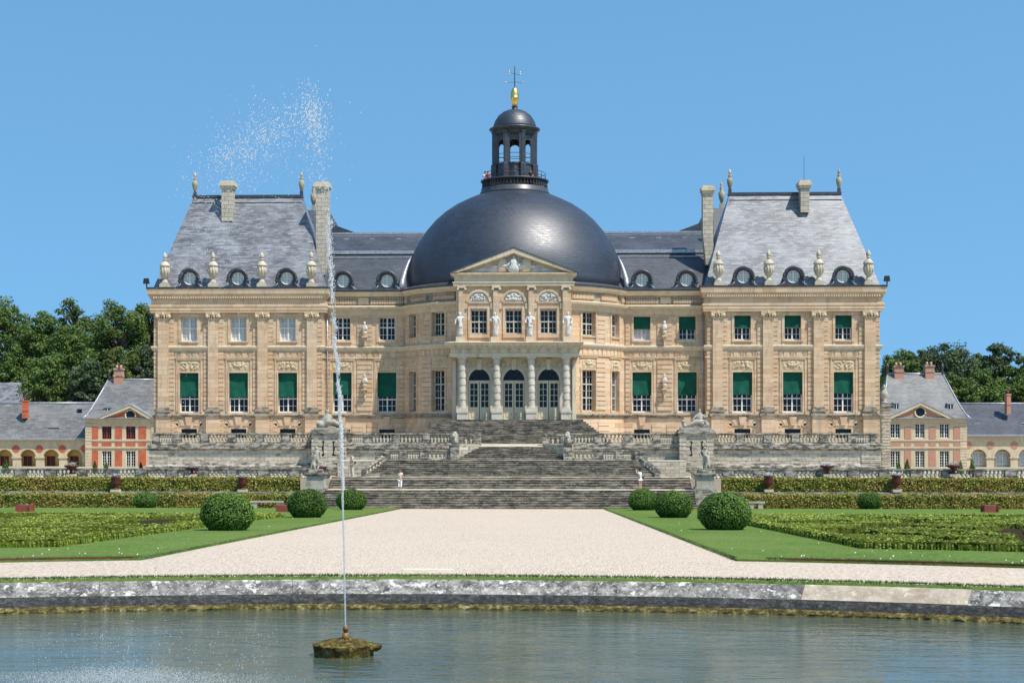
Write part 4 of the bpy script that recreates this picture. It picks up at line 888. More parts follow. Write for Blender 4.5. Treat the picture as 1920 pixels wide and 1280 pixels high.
for sg in (-1,1):
    sd='left' if sg<0 else 'right'
    pi=sorted(sg*p for p in tp); balustrade('terrace_balustrade','stone balustrade on the terrace between the stairs and the %s masonry block'%sd,'balustrade',pi[0]-.3,pi[-1]+.3,YT+.25,4.9,.9,6,pi,'terrace balustrades')
    pi=sorted(sg*p for p in to); balustrade('terrace_balustrade','stone balustrade on the terrace below the %s pavilion, outside the masonry block'%sd,'balustrade',pi[0]-.3,pi[-1]+.3,YT+.25,4.9,.9,6,pi,'terrace balustrades')
    pi=sorted((sg*4.95,sg*7.3,sg*9.0,sg*10.4)); balustrade('landing_balustrade','short stone balustrade on the stair landing, %s of the upper flight'%sd,'balustrade',pi[0]-.3,pi[-1]+.3,133.1,3.56,.85,5,pi,'landing balustrades')
    mb=MB(); mb.box(*sorted((sg*10.3,sg*11.3)),132.3,133.3,2.3,4.05); mb.box(*sorted((sg*10.25,sg*11.35)),132.25,133.35,4.051,4.2); tag(mb.build('stair_pier',M['weac']),'grey stone pier closing the %s end of the landing balustrade'%sd,'pier')
    mb=MB(); mb.box(*sorted((sg*4.35,sg*5.05)),132.7,133.6,3.4,4.75); mb.box(*sorted((sg*4.3,sg*5.1)),132.65,133.65,4.751,4.88); tag(mb.build('stair_pier',M['weac']),'grey stone newel at the %s foot of the top stair flight'%sd,'pier')
    bt=MB(); xx=sg*4.7; bt.lathe(xx,133.1,4.88,[(.3,0),(.34,.2),(.26,.5),(.3,.62),(.2,.75),(.2,.85),(.14,1.0),(.04,1.05)],9); bt.lathe(xx-.12,132.85,5.35,[(.05,0),(.16,.12),(.15,.3),(.03,.42)],8); bt.lathe(xx+.05,132.8,4.9,[(.16,0),(.12,.3),(.05,.5)],7); tag(bt.build('seated_lion_statue',M['greystat']),'small weathered seated lion on the %s newel of the stairs'%sd,'statue')
    # upper side parapet beside the top flight
    pi=sorted((sg*2.95,sg*4.5)); balustrade('stair_parapet','short parapet with two balusters at the %s head of the stairs'%sd,'balustrade',pi[0]-.3,pi[-1]+.3,136.9,4.75,.95,2,pi,'stair head parapets')
    # sloping rail
    b=empty('sloping_stair_rail',(sg*11.8,129,2.3),'sloping stone handrail with balusters on the %s side of the third flight'%sd,'handrail')
    rl=MB(); A=Vector((sg*11.85,128.9,2.8)); B=Vector((sg*10.7,132.2,3.8)); rl.tube([A,B],.17,4,False); rl.build('rail',M['weac'],b); rl=MB(); rl.tube([A-Vector((0,0,.6)),B-Vector((0,0,.6))],.15,4,False); rl.build('plinth',M['weac'],b)
    rl=MB(); rl.box(A.x-.22,A.x+.22,A.y-.3,A.y+.14,1.9,2.95); rl.build('newel',M['weac'],b)
    for i in range(5):
        p=A.lerp(B,(i+.7)/5.6); q=MB(); q.lathe(p.x,p.y,p.z-.58,[(r*1.1,zz*.75) for r,zz in BP],8); q.build('baluster',M['weal'],b)
    # masonry blocks with the reclining groups
    blk=empty('masonry_block',(sg*15.75,136.6,2.2),'projecting rusticated stone block with two loopholes carrying the %s reclining group'%sd,'pier')
    mb=MB(); x0,x1=sorted((sg*14.3,sg*17.2)); mb.box(x0+.06,x1-.06,136.46,YT+1.2,1.6,5.78); 
    for k in range(8):
        z=2.9+k*.36
        for u0,u1 in ((x0,x0+(.95 if k%2 else .6)),(x1-(.95 if k%2 else .6),x1)): mb.box(u0,u1,136.4,YT+1.25,z,z+.31)
    mb.build('block_masonry',M['wea'],blk)
    mb=MB(); mb.box(x0-.14,x1+.14,136.25,YT+1.3,5.78,5.92); mb.box(x0-.05,x1+.05,136.35,YT+1.2,5.921,6.08); mb.box(x0-.12,x1+.12,136.28,YT+1.2,2.15,2.85); mb.build('block_cap',M['weac'],blk)
    mb=MB()
    for q in (-.48,.48): xm=(x0+x1)/2+q; mb.box(xm-.07,xm+.07,136.44,136.47,3.95,5.0); mb.lathe(xm,136.46,5.0,[(.02,-.14),(.13,-.05),(.13,.05),(.02,.14)],10,ky=.15); mb.lathe(xm,136.46,3.95,[(.02,-.14),(.13,-.05),(.13,.05),(.02,.14)],10,ky=.15)
    mb.build('loophole',M['dark'],blk)
    # lower balustrade along the moat walk
    xs=[sg*(14.9+2.47*i) for i in range(13)]; pi=sorted(xs)
    balustrade('lower_balustrade','long low stone balustrade above the hedges, %s of the staircase'%sd,'balustrade',pi[0]-.3,pi[-1]+.3,127.75,2.1,.86,5,pi,'lower balustrades',.85,'weac')
# ================================================================= HEDGES AND CLIPPED BOX
def hedge(x0,x1,y0,y1,z0,z1,label,seed):
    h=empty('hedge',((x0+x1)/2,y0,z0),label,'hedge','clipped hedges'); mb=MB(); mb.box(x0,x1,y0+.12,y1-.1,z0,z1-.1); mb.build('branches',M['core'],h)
    r_=np.random.default_rng(seed); n=int((x1-x0)*620); C=np.zeros((n,3)); N=np.zeros((n,3)); top=r_.random(n)<.3
    C[:,0]=r_.uniform(x0,x1,n); bul=np.array([.09*mn.noise((x*.6,seed,0))+.05*mn.noise((x*2.2,seed,3)) for x in C[:,0]])
    C[:,1]=np.where(top,r_.uniform(y0,y1,n),y0+r_.normal(0,.05,n)); C[:,2]=np.where(top,z1+bul+r_.normal(0,.04,n),r_.uniform(z0,z1,n))
    C[:,1]+=np.where(top,0,-bul+.08*np.array([mn.noise((c[0]*1.5,c[2]*2,seed)) for c in C])); N[:,1]=np.where(top,-.2,-1); N[:,2]=np.where(top,1,.35)
    leaves('foliage',C,N,.095,M['hedge'],h,seed,.75)
hedge(-44,-16.6,125.0,125.9,1.15,2.25,'upper clipped beech hedge beside the balustrade, left of the stairs',1); hedge(16.6,44,125.0,125.9,1.15,2.25,'upper clipped beech hedge beside the balustrade, right of the stairs',2)
hedge(-46,-15.3,123.2,124.0,0,1.02,'lower clipped beech hedge behind the left lawn',3); hedge(16.2,46,123.2,124.0,0,1.02,'lower clipped beech hedge behind the right lawn',4)
def ball(x,y,w,h,label,seed):
    z=gz(y)+.05; b=empty('box_ball',(x,y,z),label,'topiary','clipped box balls'); a=w/2-.05; mb=MB(); pr=[]
    for t in np.linspace(0,PI/2*.98,8): pr.append(t)
    f=lambda t:(a*math.cos(t)**.8,h*.40+(h*.58)*math.sin(t))
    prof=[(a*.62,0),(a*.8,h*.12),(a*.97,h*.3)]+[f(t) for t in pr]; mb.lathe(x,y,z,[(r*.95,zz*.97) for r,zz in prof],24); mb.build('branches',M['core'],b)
    r_=np.random.default_rng(seed); n=int(5200*(w/2.2)**2); th=r_.uniform(0,2*PI,n); q=r_.random(n); ps=np.array(prof); L=np.concatenate([[0],np.cumsum(np.hypot(np.diff(ps[:,0]),np.diff(ps[:,1]))*(ps[1:,0]+ps[:-1,0]+.05))]); L/=L[-1]
    rr=np.interp(q,L,ps[:,0]); zz=np.interp(q,L,ps[:,1]); bump=np.array([.035*mn.noise((math.cos(t)*3+seed,math.sin(t)*3,z_*3))+.07*mn.noise((math.cos(t)*1.1+seed,math.sin(t)*1.1,z_*1.1)) for t,z_ in zip(th,zz)]); rr=rr+bump+r_.normal(0,.018,n)
    C=np.stack([x+rr*np.cos(th),y+rr*np.sin(th),z+zz+bump],1); N=np.stack([np.cos(th)*rr,np.sin(th)*rr,(zz-h*.4)*1.3],1); N/=np.linalg.norm(N,axis=1)[:,None]+1e-9
    leaves('foliage',C,N,.046,M['ball'],b,seed,.5)
ball(-10.62,65.1,2.32,1.55,'large clipped box ball, left of the path, nearest the pond',11); ball(-10.78,89,2.32,1.6,'clipped box ball left of the path, second from the pond',12); ball(-11.2,114.3,2.3,1.5,'clipped box ball left of the path, nearest the stairs behind the jet',13)
ball(9.96,67.3,2.32,1.55,'large clipped box ball, right of the path, nearest the pond',14); ball(9.81,90.4,2.3,1.55,'clipped box ball right of the path, middle of the overlapping three',15); ball(9.72,114.3,2.25,1.55,'clipped box ball right of the path, nearest the stairs',16)
ball(PX(270,121),121.4,1.95,1.25,'small clipped box ball against the left hedge',17); ball(PX(1632,121),121.4,1.9,1.3,'small clipped box ball against the right hedge',18)
# ================================================================= STATUES, URNS, BUSTS
def figure(h,pose,robe=True):     # joints for a standing figure of height h facing -Y; returns pts, radii, edges
    k=h/1.75; P_=[];Rr=[];E=[]
    def j(x,y,z,r,p=None):
        P_.append((x*k,y*k,z*k)); Rr.append(r*k)
        if p is not None: E.append((p,len(P_)-1))
        return len(P_)-1
    hs=pose.get('hip',0.04)
    pel=j(hs,0,.95,.17); wai=j(hs*.6,0,1.12,.135,pel); che=j(0,-.01,1.32,.165,wai); nk=j(.0,0,1.47,.07,che); hd0=j(pose.get('hx',0),-.02,1.56,.085,nk); hd=j(pose.get('hx',0)*1.3,-.02,1.66,.10,hd0); j(pose.get('hx',0)*1.4,-.0,1.74,.06,hd)
    for s in (-1,1):
        sh=j(s*.19,0,1.39,.075,che); e=pose['L' if s<0 else 'R']; el=j(*e[0],.055,sh); ha=j(*e[1],.042,el); j(*e[2],.05,ha)
        kn=j(s*.1+hs+(pose.get('step',0)*.0),(-.08 if s>0 else .02)-pose.get('step',0)*s,.5,.11 if robe else .075,pel); an=j(s*.1+hs*.5,.02-pose.get('step',0)*s,.09,.12 if robe else .05,kn); j(s*.11+hs*.5,-.12-pose.get('step',0)*s,.04,.05,an)
    if robe:
        a=j(hs*.8,.0,.6,.2,pel); b=j(hs*.5,.02,.25,.23,a); j(hs*.5,.02,.06,.26,b)
    return P_,Rr,E
poses=[dict(L=((-.33,.0,1.15),(-.36,-.12,.92),(-.37,-.15,.84)),R=((.36,-.08,1.28),(.34,-.2,1.52),(.33,-.22,1.6)),hip=-.04,hx=-.02),
 dict(L=((-.34,.02,1.2),(-.26,-.2,1.1),(-.2,-.24,1.1)),R=((.33,.02,1.13),(.36,-.04,.88),(.36,-.08,.8)),hip=.05,hx=.0),
 dict(L=((-.32,0,1.14),(-.3,-.2,1.0),(-.26,-.25,.95)),R=((.34,-.05,1.2),(.22,-.24,1.22),(.15,-.26,1.25)),hip=-.05,hx=-.03),
 dict(L=((-.33,0,1.12),(-.3,-.16,.95),(-.24,-.2,.92)),R=((.36,.02,1.16),(.28,-.12,.98),(.2,-.2,.96)),hip=.05,hx=.02)]
slab_=['with raised right arm, outermost at left','between its left and middle windows','between its middle and right windows','holding drapery at the waist, outermost at right']
for i,(xc,ps) in enumerate(zip((-4.72,-1.6,1.55,4.9),poses)):
    t=empty('draped_statue',(xc,142.95,13.98),'white draped figure on the portico ledge, %s'%slab_[i],'statue','portico statues')
    p,r,e=figure(2.22,ps); p=[(a+xc,b+143.0,c+14.42) for a,b,c in p]; skin('figure',p,r,e,M['statue'],t,1,.05,i*3)
    mb=MB(); mb.box(xc-.38,xc+.38,142.65,143.35,13.98,14.42); mb.build('plinth',M['pale'],t)
def urn(loc,label):
    u=empty('stone_urn',loc,label,'urn','flame urns on the pavilion cornices'); x,y,z=loc
    mb=MB(); mb.box(x-.42,x+.42,y-.42,y+.42,z,z+.3); mb.box(x-.33,x+.33,y-.33,y+.33,z+.3,z+.42); mb.build('plinth',M['urnst'],u)
    mb=MB(); mb.lathe(x,y,z,[(.34,.42),(.3,.5),(.18,.78),(.2,.86),(.34,1.0),(.40,1.3),(.43,1.7),(.41,1.95),(.44,2.0)],18); 
    for k in range(10): a=2*PI*k/10; mb.lathe(x+.39*math.cos(a),y+.39*math.sin(a),z,[(.02,1.15),(.09,1.35),(.11,1.6),(.05,1.9)],6)
    mb.build('body',M['urnst'],u)
    mb=MB(); mb.lathe(x,y,z,[(.5,1.98),(.5,2.05),(.42,2.2),(.3,2.35),(.17,2.45),(.14,2.55),(.24,2.6),(.14,2.68)],18,flute=.08); mb.build('lid',M['urnst'],u)
    mb=MB(); mb.lathe(x,y,z,[(.12,2.66),(.22,2.8),(.22,2.98),(.16,3.1),(.03,3.32)],9,flute=.25); mb.build('flame',M['urnst'],u)
pos=['outermost','second from the outer corner','third from the outer corner','nearest the centre']
for sg in (-1,1):
    for k,xc in enumerate((33.1,28.5,23.85,19.15)): urn((sg*xc,YP-.2,19.6),'stone flame urn on the %s pavilion cornice, %s'%('left' if sg<0 else 'right',pos[k]))
for sg in (-1,1):
    for up in (0,1):
        z=15.0 if up else 10.0; xc=sg*14.2; y=YW-.32; sd='left' if sg<0 else 'right'
        b=empty('wall_bust',(xc,YW,z),'white stone bust on a bracket between the %s wing\'s %s windows'%(sd,'upper' if up else 'lower'),'bust','busts on the wings')
        p=[(xc,y,z+.45),(xc,y,z+.75),(xc-.3,y,z+.85),(xc+.3,y,z+.85),(xc,y-.02,z+1.05),(xc,y-.05,z+1.22),(xc,y-.04,z+1.4)]
        skin('bust',p,[.16,.27,.16,.16,.1,.15,.12],[(0,1),(1,2),(1,3),(1,4),(4,5),(5,6)],M['statue'],b,1,.04,sg)
        mb=MB(); mb.lathe(xc,y,z,[(.08,-.05),(.14,.05),(.22,.3),(.24,.4),(.1,.46)],10); mb.box(xc-.25,xc+.25,YW-.6,YW,z-.12,z-.0); mb.lathe(xc,YW-.2,z,[(.03,-1.0),(.12,-.85),(.06,-.7),(.14,-.5),(.12,-.35),(.22,-.12)],8); mb.build('bracket',M['pale'],b)
# reclining groups on the masonry blocks
for sg in (-1,1):
    xc=sg*15.75; g=empty('reclining_statue',(xc,137.2,6.08),('weathered reclining woman leaning right with a lion at her feet, on the left block' if sg<0 else 'weathered seated figure with spread cloak and a child, on the right block'),'statue','reclining groups')
    mb=MB(); mb.box(xc-1.35,xc+1.3,136.75,137.75,6.08,6.28); mb.build('plinth',M['greystat'],g)
    if sg<0:
        p=[(-.3,0,.5),(-.25,0,.85),(-.2,-.02,1.15),(-.18,-.03,1.38),(-.16,-.05,1.58),(-.14,-.05,1.72),(-.45,0,1.15),(-.55,-.1,.8),(-.7,-.2,.5),(.08,-.05,1.15),(.25,-.2,.85),(.45,-.3,.65),(.2,-.2,.62),(.65,-.25,.45),(1.1,-.22,.22),(.15,.1,.45),(.75,.05,.3),(1.2,0,.15),(-.7,-.1,.3),(-.95,-.25,.45),(-1.1,-.3,.55),(-1.0,.1,.2)]
        r=[.26,.22,.23,.09,.11,.09,.09,.07,.06,.09,.07,.05,.2,.17,.1,.2,.17,.12,.26,.2,.16,.15]
        e=[(0,1),(1,2),(2,3),(3,4),(4,5),(2,6),(6,7),(7,8),(2,9),(9,10),(10,11),(0,12),(12,13),(13,14),(0,15),(15,16),(16,17),(0,18),(18,19),(19,20),(18,21)]
    else:
        p=[(.25,0,.45),(.25,0,.85),(.3,-.02,1.15),(.33,-.03,1.4),(.36,-.05,1.62),(.38,-.05,1.75),(.0,-.1,1.15),(-.2,-.2,.85),(-.4,-.25,.6),(.6,-.02,1.18),(.8,-.05,.95),(.95,-.1,1.15),(-.1,-.3,.6),(-.45,-.3,.35),(-.9,-.25,.12),(.5,-.3,.5),(.6,-.35,.25),(.9,0,.3),(1.15,.1,.15),(-1.0,-.1,.3),(-1.05,-.15,.6),(-1.05,-.18,.8)]
        r=[.3,.24,.25,.09,.11,.09,.1,.08,.06,.11,.09,.07,.2,.16,.1,.2,.16,.25,.16,.16,.13,.11]
        e=[(0,1),(1,2),(2,3),(3,4),(4,5),(2,6),(6,7),(7,8),(2,9),(9,10),(10,11),(0,12),(12,13),(13,14),(0,15),(15,16),(0,17),(17,18),(14,19),(19,20),(20,21)]
    skin('figure',[(a+xc,b+137.2,c*.92+6.22) for a,b,c in p],[q*1.12 if i_<4 else q*1.35 if i_>11 else q*1.15 for i_,q in enumerate(r)],e,M['greystat'],g,1,.1,sg*4)
    # plinth statues beside the stairs
    xc=sg*15.2; sd='left' if sg<0 else 'right'; y=124.9
    t=empty('statue_plinth',(xc,y,1.2),'broad grey stone pedestal with moulded cap, %s of the lower stairs'%sd,'pedestal','statue pedestals')
    mb=MB(); mb.box(xc-.9,xc+.9,y-.9,y+.9,-.2,1.45); mb.build('base',M['weac'],t)
    mb=MB(); mb.box(xc-.78,xc+.78,y-.78,y+.78,1.45,1.62); mb.box(xc-.68,xc+.68,y-.68,y+.68,1.62,2.45); mb.build('die',M['pedst'] if 'pedst' in M else M['greystat'],t)
    mb=MB(); mb.box(xc-.78,xc+.78,y-.78,y+.78,2.45,2.56); mb.box(xc-.85,xc+.85,y-.85,y+.85,2.56,2.68); mb.box(xc-.55,xc+.55,y-.5,y+.5,2.68,2.85); mb.box(xc-.48,xc+.48,y-.42,y+.42,2.85,2.97); mb.build('cap',M['weac'],t)
    s_=empty('lion_group_statue',(xc,y,2.97),'weathered stone figure standing with a lion on the %s stair pedestal'%sd,'statue','lion groups')
    p,r,e=figure(1.78,poses[1 if sg<0 else 3],False); n0=len(p)
    lion=[(.22*sg,-.12,.35),(.24*sg,-.1,.75),(.1*sg,-.2,1.0),(.02*sg,-.34,1.12),(.34*sg,-.25,.3),(.36*sg,-.28,.04),(.12*sg,-.28,.3),(.12*sg,-.3,.04),(.26*sg,.18,.3),(.3*sg,.2,.04)]
    le=[(0,1),(1,2),(2,3),(0,4),(4,5),(0,6),(6,7),(0,8),(8,9),(1,-n0+0)]
    p2=p+lion; r2=[q*1.18 for q in r]+[.22,.22,.17,.1,.09,.08,.09,.08,.11,.09]; e2=e+[(n0+a,n0+b) if b>=0 else (n0+a,0) for a,b in le]
    skin('figure',[(a+xc,b+y,c+2.97) for a,b,c in p2],r2,e2,M['greystat'],s_,1,.06,sg*2+9)
# ================================================================= FLOWER VASES, BENCHES, TUBS
def vase(u,v0,Y,h,label,shallow=False):
    x,z=P(u,v0,Y); b=empty('iron_vase',(x,Y,z),label,'vase','iron flower vases')
    mb=MB(); mb.box(x-.34,x+.34,Y-.34,Y+.34,z,z+.2); mb.build('foot',M['pale'],b); z+=.2; k=h
    mb=MB()
    if shallow: mb.lathe(x,Y,z,[(.22,0),(.24,.06),(.1,.16),(.12,.3*k),(.35,.42*k),(.55,.5*k),(.6,.62*k),(.5,.62*k)],14)
    else: mb.lathe(x,Y,z,[(.24,0),(.2,.1),(.12,.18),(.3,.32*k),(.36,.5*k),(.34,.78*k),(.42,.9*k),(.36,.9*k)],14)
    mb.build('bowl',M['terra'],b)
    r_=np.random.default_rng(int(u)); n=260; zz=(.62 if shallow else .9)*k; C=np.stack([x+r_.normal(0,.19,n),Y+r_.normal(0,.19,n),z+zz+np.abs(r_.normal(0,.1,n))],1); N=np.tile((0,-.4,1.),(n,1)); leaves('flowers',C,N,.06,M['flowerl'],b,int(u),.9)
M['flowerl']=leafmat('silver_leaf_flowers',[(0,(.12,.14,.11)),(.5,(.35,.37,.33)),(1,(.62,.62,.6))])
vase(134,893,127.2,1.15,'squat iron vase of pale flowers on the lower balustrade, far left before the arcade',True); vase(217,922,124.4,1.15,'tall iron urn of flowers between the left hedges, further from the stairs')
vase(360,893,127.2,.9,'shallow iron vase on the lower balustrade, below the left pavilion\'s first window',True); vase(455,922,124.4,1.1,'tall iron urn of flowers between the left hedges, nearer the stairs'); vase(600,893,127.2,1,'shallow iron vase half hidden behind the left stair statue',True)
vase(1441,922,124.4,1.2,'tall iron urn of flowers between the right hedges, nearer the stairs'); vase(1551,893,127.2,1.1,'shallow iron vase on the lower balustrade, below the right pavilion\'s outer windows',True); vase(1681,922,124.4,1.25,'tall iron urn of flowers between the right hedges, further from the stairs'); vase(1788,893,127.2,1.15,'squat iron vase of pale flowers on the lower balustrade, far right',True)
def bench(u0,u1,label):
    Y=122.4; x0,x1=PX(u0,Y),PX(u1,Y); b=empty('stone_bench',((x0+x1)/2,Y,.05),label,'bench','stone benches'); mb=MB(); mb.box(x0,x1,Y-.25,Y+.25,.45,.57); mb.build('seat',M['greystat'],b)
    for xx in (x0+.35,x1-.35): mb=MB(); mb.box(xx-.14,xx+.14,Y-.2,Y+.2,-.05,.449,-.06); mb.build('leg',M['greystat'],b)
bench(470,531,'grey stone bench against the lower hedge behind the left box balls'); bench(1400,1434,'grey stone bench against the lower hedge, right of the box balls')
def tub(u,v,label):
    y=60
    for _ in range(5): y=(CZ-122*.0308)/((v-V0)/FP-.0308)
    y=min(y,118); x=PX(u,y); z=gz(y)+.03; b=empty('planter_box',(x,y,z),label,'planter','red planter boxes'); w_=.44
    for q in (-1,1):
        for p in (-1,1): mb=MB(); mb.box(x+q*w_-.05,x+q*w_+.05,y+p*w_-.05,y+p*w_+.05,z,z+.52); mb.build('post',M['tub'],b)
    mb=MB(); mb.box(x-w_+.03,x+w_-.03,y-w_+.02,y+w_-.02,z+.05,z+.48); mb.build('panel',M['tub'],b)
    mb=MB(); mb.box(x-w_+.07,x+w_-.07,y-w_+.07,y+w_-.07,z+.4,z+.485); mb.build('soil',M['bark'],b)
tub(47,961.5,'square red planter box on the grass at far left'); tub(1856,959.5,'square red planter box on the grass at far right'); tub(533,961,'red planter box half hidden by a box ball left of the path')
x,z=P(547,929,122.5); b=MB(); b.lathe(x,122.6,.0,[(.22,0),(.26,.8),(.3,.82),(.3,.95),(.24,1.0)],14); tag(b.build('litter_bin',M['grn']),'green litter bin behind the second left box ball','bin')
a,za=P(757,1074,36.3); c=PX(851,36.2); mb=MB(); mb.box(a,c,36.1,36.35,gz(36.2)-.01,gz(36.2)+.05); tag(mb.build('wooden_plank',M['wood']),'long pale plank lying on the gravel near the pond','plank')
def cone(u,v0,v1,Y,label):
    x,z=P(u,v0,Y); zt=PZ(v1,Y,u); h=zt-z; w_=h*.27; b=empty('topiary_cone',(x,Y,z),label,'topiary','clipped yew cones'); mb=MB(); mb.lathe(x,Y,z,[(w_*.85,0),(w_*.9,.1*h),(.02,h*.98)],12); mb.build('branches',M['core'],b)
    r_=np.random.default_rng(int(u)); n=900; q=1-np.sqrt(r_.random(n)); th=r_.uniform(0,2*PI,n); rr=w_*(1-q)+r_.normal(0,.02,n); C=np.stack([x+rr*np.cos(th),Y+rr*np.sin(th),z+q*h],1); leaves('foliage',C,np.stack([np.cos(th),np.sin(th),0*th+.3],1),.09,M['ball'],b,int(u))
for u,v1,w_ in ((10,857,'under the first arch at far left'),(178,862,'left of the red-panelled pavilion\'s first lower window'),(199,864,'before the left red-panelled pavilion\'s first lower window'),(264,865,'beside the terrace corner, left'),(1685,863,'before the right brick pavilion\'s first lower window'),(1701,859,'before the right brick pavilion\'s first brick panel'),(1801,862,'at the outer corner of the right brick pavilion'),(1823,860,'before the first arch of the right arcade')):
    cone(u,893,v1,175 if abs(u-960)<900 else 176,'dark clipped yew cone '+w_)
# ================================================================= FOUNTAIN
fx,_=P(648,1240,25.5); fy=25.7
ft=empty('fountain_float',(fx,fy,2.2),'round mossy rusted fountain base with a small bronze nozzle in the pond','fountain')
fx=P(648,1240,fy)[0]; w_=.5
mb=MB(); r_=random.Random(3); n=40; vs=[];fs=[]; pf=[(.93,-.12),(.95,.02),(.98,.12),(1.0,.175),(.93,.185)]
for i in range(n):
    a=2*PI*i/n
    for r,z in pf: k=1+r_.uniform(-.02,.02); vs.append((fx-.03+w_*r*k*math.cos(a),fy+w_*r*k*math.sin(a),2.2+z+r_.uniform(-.006,.006)))
for i in range(n):
    for j in range(len(pf)-1): fs.append((i*5+j,((i+1)%n)*5+j,((i+1)%n)*5+j+1,i*5+j+1))
mb.add(vs,fs); mb.build('drum',M['float'],ft)
G=28; H=np.zeros((G,G)); V=[];F=[]
for j in range(9):
    for i in range(40):
        a=2*PI*i/40; r=w_*.97*j/8; b_=.035*mn.noise((math.cos(a)*r*14,math.sin(a)*r*14,2))+.03*mn.noise((math.cos(a)*r*30,math.sin(a)*r*30,5)); V.append((fx-.03+r*math.cos(a),fy+r*math.sin(a),2.2+.265-.09*(j/8)**1.8+b_*.8))
for j in range(8):
    for i in range(40): F.append((j*40+i,j*40+(i+1)%40,(j+1)*40+(i+1)%40,(j+1)*40+i))
npmesh('moss_mound',V,F,M['float'],ft)
mb=MB(); mb.lathe(fx+.5,fy-.05,2.2,[(.02,.07),(.07,.1),(.10,.14),(.09,.18),(.03,.2)],9); mb.lathe(fx+.40,fy-.12,2.2,[(.02,.02),(.09,.09),(.12,.15),(.07,.21)],9); mb.build('moss_lump',M['float'],ft)
M['bronze']=plain('rusty_bronze',(.20,.10,.035),.6,.4,.3,.4,14)
mb=MB(); zt=PZ(1173,fy,648); mb.lathe(fx-.0,fy,0,[(.062,2.42),(.062,2.51),(.052,2.52),(.05,2.56),(.028,zt-.11),(.028,zt-.085),(.044,zt-.08),(.046,zt-.03),(.03,zt)],14); mb.build('nozzle',M['bronze'],ft)
# water jet: slender rising stream breaking into clots, then drops blown to the left
jt=[]
def jp(v): # centre line of the jet in the photograph
    vv=[1176,1080,990,880,760,700,620,560,470,400,330,250,160]; uu=[648,646,644,641,636,632,625,621,617,610,603,592,575]; return np.interp(v,vv[::-1],uu[::-1])
r_=random.Random(8); mb=MB(); pts=[];rad=[]
for v in np.arange(1176,640,-3.0):
    u=jp(v)+r_.uniform(-.6,.6)*(1176-v)/400; pts.append((PX(u,fy),fy,PZ(v,fy,u))); w0=np.interp(v,[640,760,900,1176],[.007,.015,.017,.012]); rad.append(w0*r_.uniform(.75,1.25)*(1 if v>900 else r_.uniform(.6,1.4)))
mb.tube(pts,rad,7); 
jet=empty('water_jet',(fx,fy,zt),'thin white water jet rising from the pond fountain and leaning left','water jet'); mb.build('stream',M['jet'],jet)
def drops(name,L,label=None,parent=None,mat='jet'):   # L: (x,y,z,rx,rz)
    L=np.array(L); n=len(L); base=np.array([(1,0,0),(0,1,0),(-1,0,0),(0,-1,0),(0,0,1),(0,0,-1)],float); F0=np.array([(0,1,4),(1,2,4),(2,3,4),(3,0,4),(1,0,5),(2,1,5),(3,2,5),(0,3,5)])
    V=L[:,None,:3]+base[None]*np.stack([L[:,3],L[:,3],L[:,4]],1)[:,None]; V[:,4,0]+=L[:,4]*.25; V[:,5,0]-=L[:,4]*.25
    F=(F0[None]+6*np.arange(n)[:,None,None]).reshape(-1,3); return npmesh(name,V.reshape(-1,3),F,M[mat],parent,True)
L=[]
for k in range(3200):     # torn clots round the upper stream
    v=330+590*r_.random()**.8
    if mn.noise((v*.035,1.7,0))<-.12 and r_.random()<.75: continue
    sp=np.interp(v,[330,450,600,800,900],[10,8,5.5,3,1.6]); u=jp(v)+r_.gauss(0,sp*.42)+2+sp*.9*mn.noise((v*.03,5,2)); s_=r_.uniform(.0025,.0075); L.append((PX(u,fy),fy+r_.gauss(0,.05),PZ(v,fy,u),s_,s_*r_.uniform(1.5,6)))
drops('torn_water',L,None,jet)
r_=np.random.default_rng(21); L=[]
def cloud(n,u0,v0,su,sv,rho,lo,hi):
    for k in range(n):
        a,b=r_.normal(),r_.normal(); u=u0+su*a; v=v0+sv*(rho*a+math.sqrt(1-rho*rho)*b); dpt=fy+r_.normal(0,.6)
        x,z=P(u,v,dpt); s_=r_.uniform(lo,hi)*r_.uniform(.6,1.0)
        if z>2.25: L.append((x,dpt,z,s_,s_*r_.uniform(1.0,1.8)))
cloud(420,584,215,14,30,.25,.006,.015); cloud(260,596,280,12,45,.1,.006,.014); cloud(620,520,240,48,32,-.25,.005,.014); cloud(520,455,275,42,28,-.55,.005,.014); cloud(300,430,330,36,34,-.3,.005,.012); cloud(170,505,320,60,50,0,.004,.011)
cloud(420,400,430,32,75,-.1,.004,.010); cloud(260,360,560,35,90,0,.003,.008); cloud(160,470,420,70,60,0,.003,.009); cloud(120,300,800,45,140,0,.003,.007); cloud(140,320,1010,55,60,0,.003,.008); cloud(160,240,1180,60,40,0,.003,.008)
o=drops('water_spray',L); tag(o,'drifting drops of the fountain jet blown left above the slate roof','spray',kind='stuff')
L=[]
for k in range(9000):
    u=r_.normal(230,120); q=abs(r_.normal(0,1)); dpt=r_.uniform(22.2,23.6); x=PX(u,dpt); hgt=.17*math.exp(-((u-235)/150)**2); z=2.2+abs(r_.normal(0,1))*hgt*.55; s_=r_.uniform(.002,.006); L.append((x,dpt,z,s_,s_*r_.uniform(1,1.8)))
for k in range(400):
    u=r_.uniform(60,520); dpt=r_.uniform(23,28); x=PX(u,dpt); s_=r_.uniform(.003,.008); L.append((x,dpt,2.2+abs(r_.normal(0,.12)),s_,s_*2))
o=drops('splash_foam',L); tag(o,'white splash of falling drops on the pond surface, lower left','splash',kind='stuff')
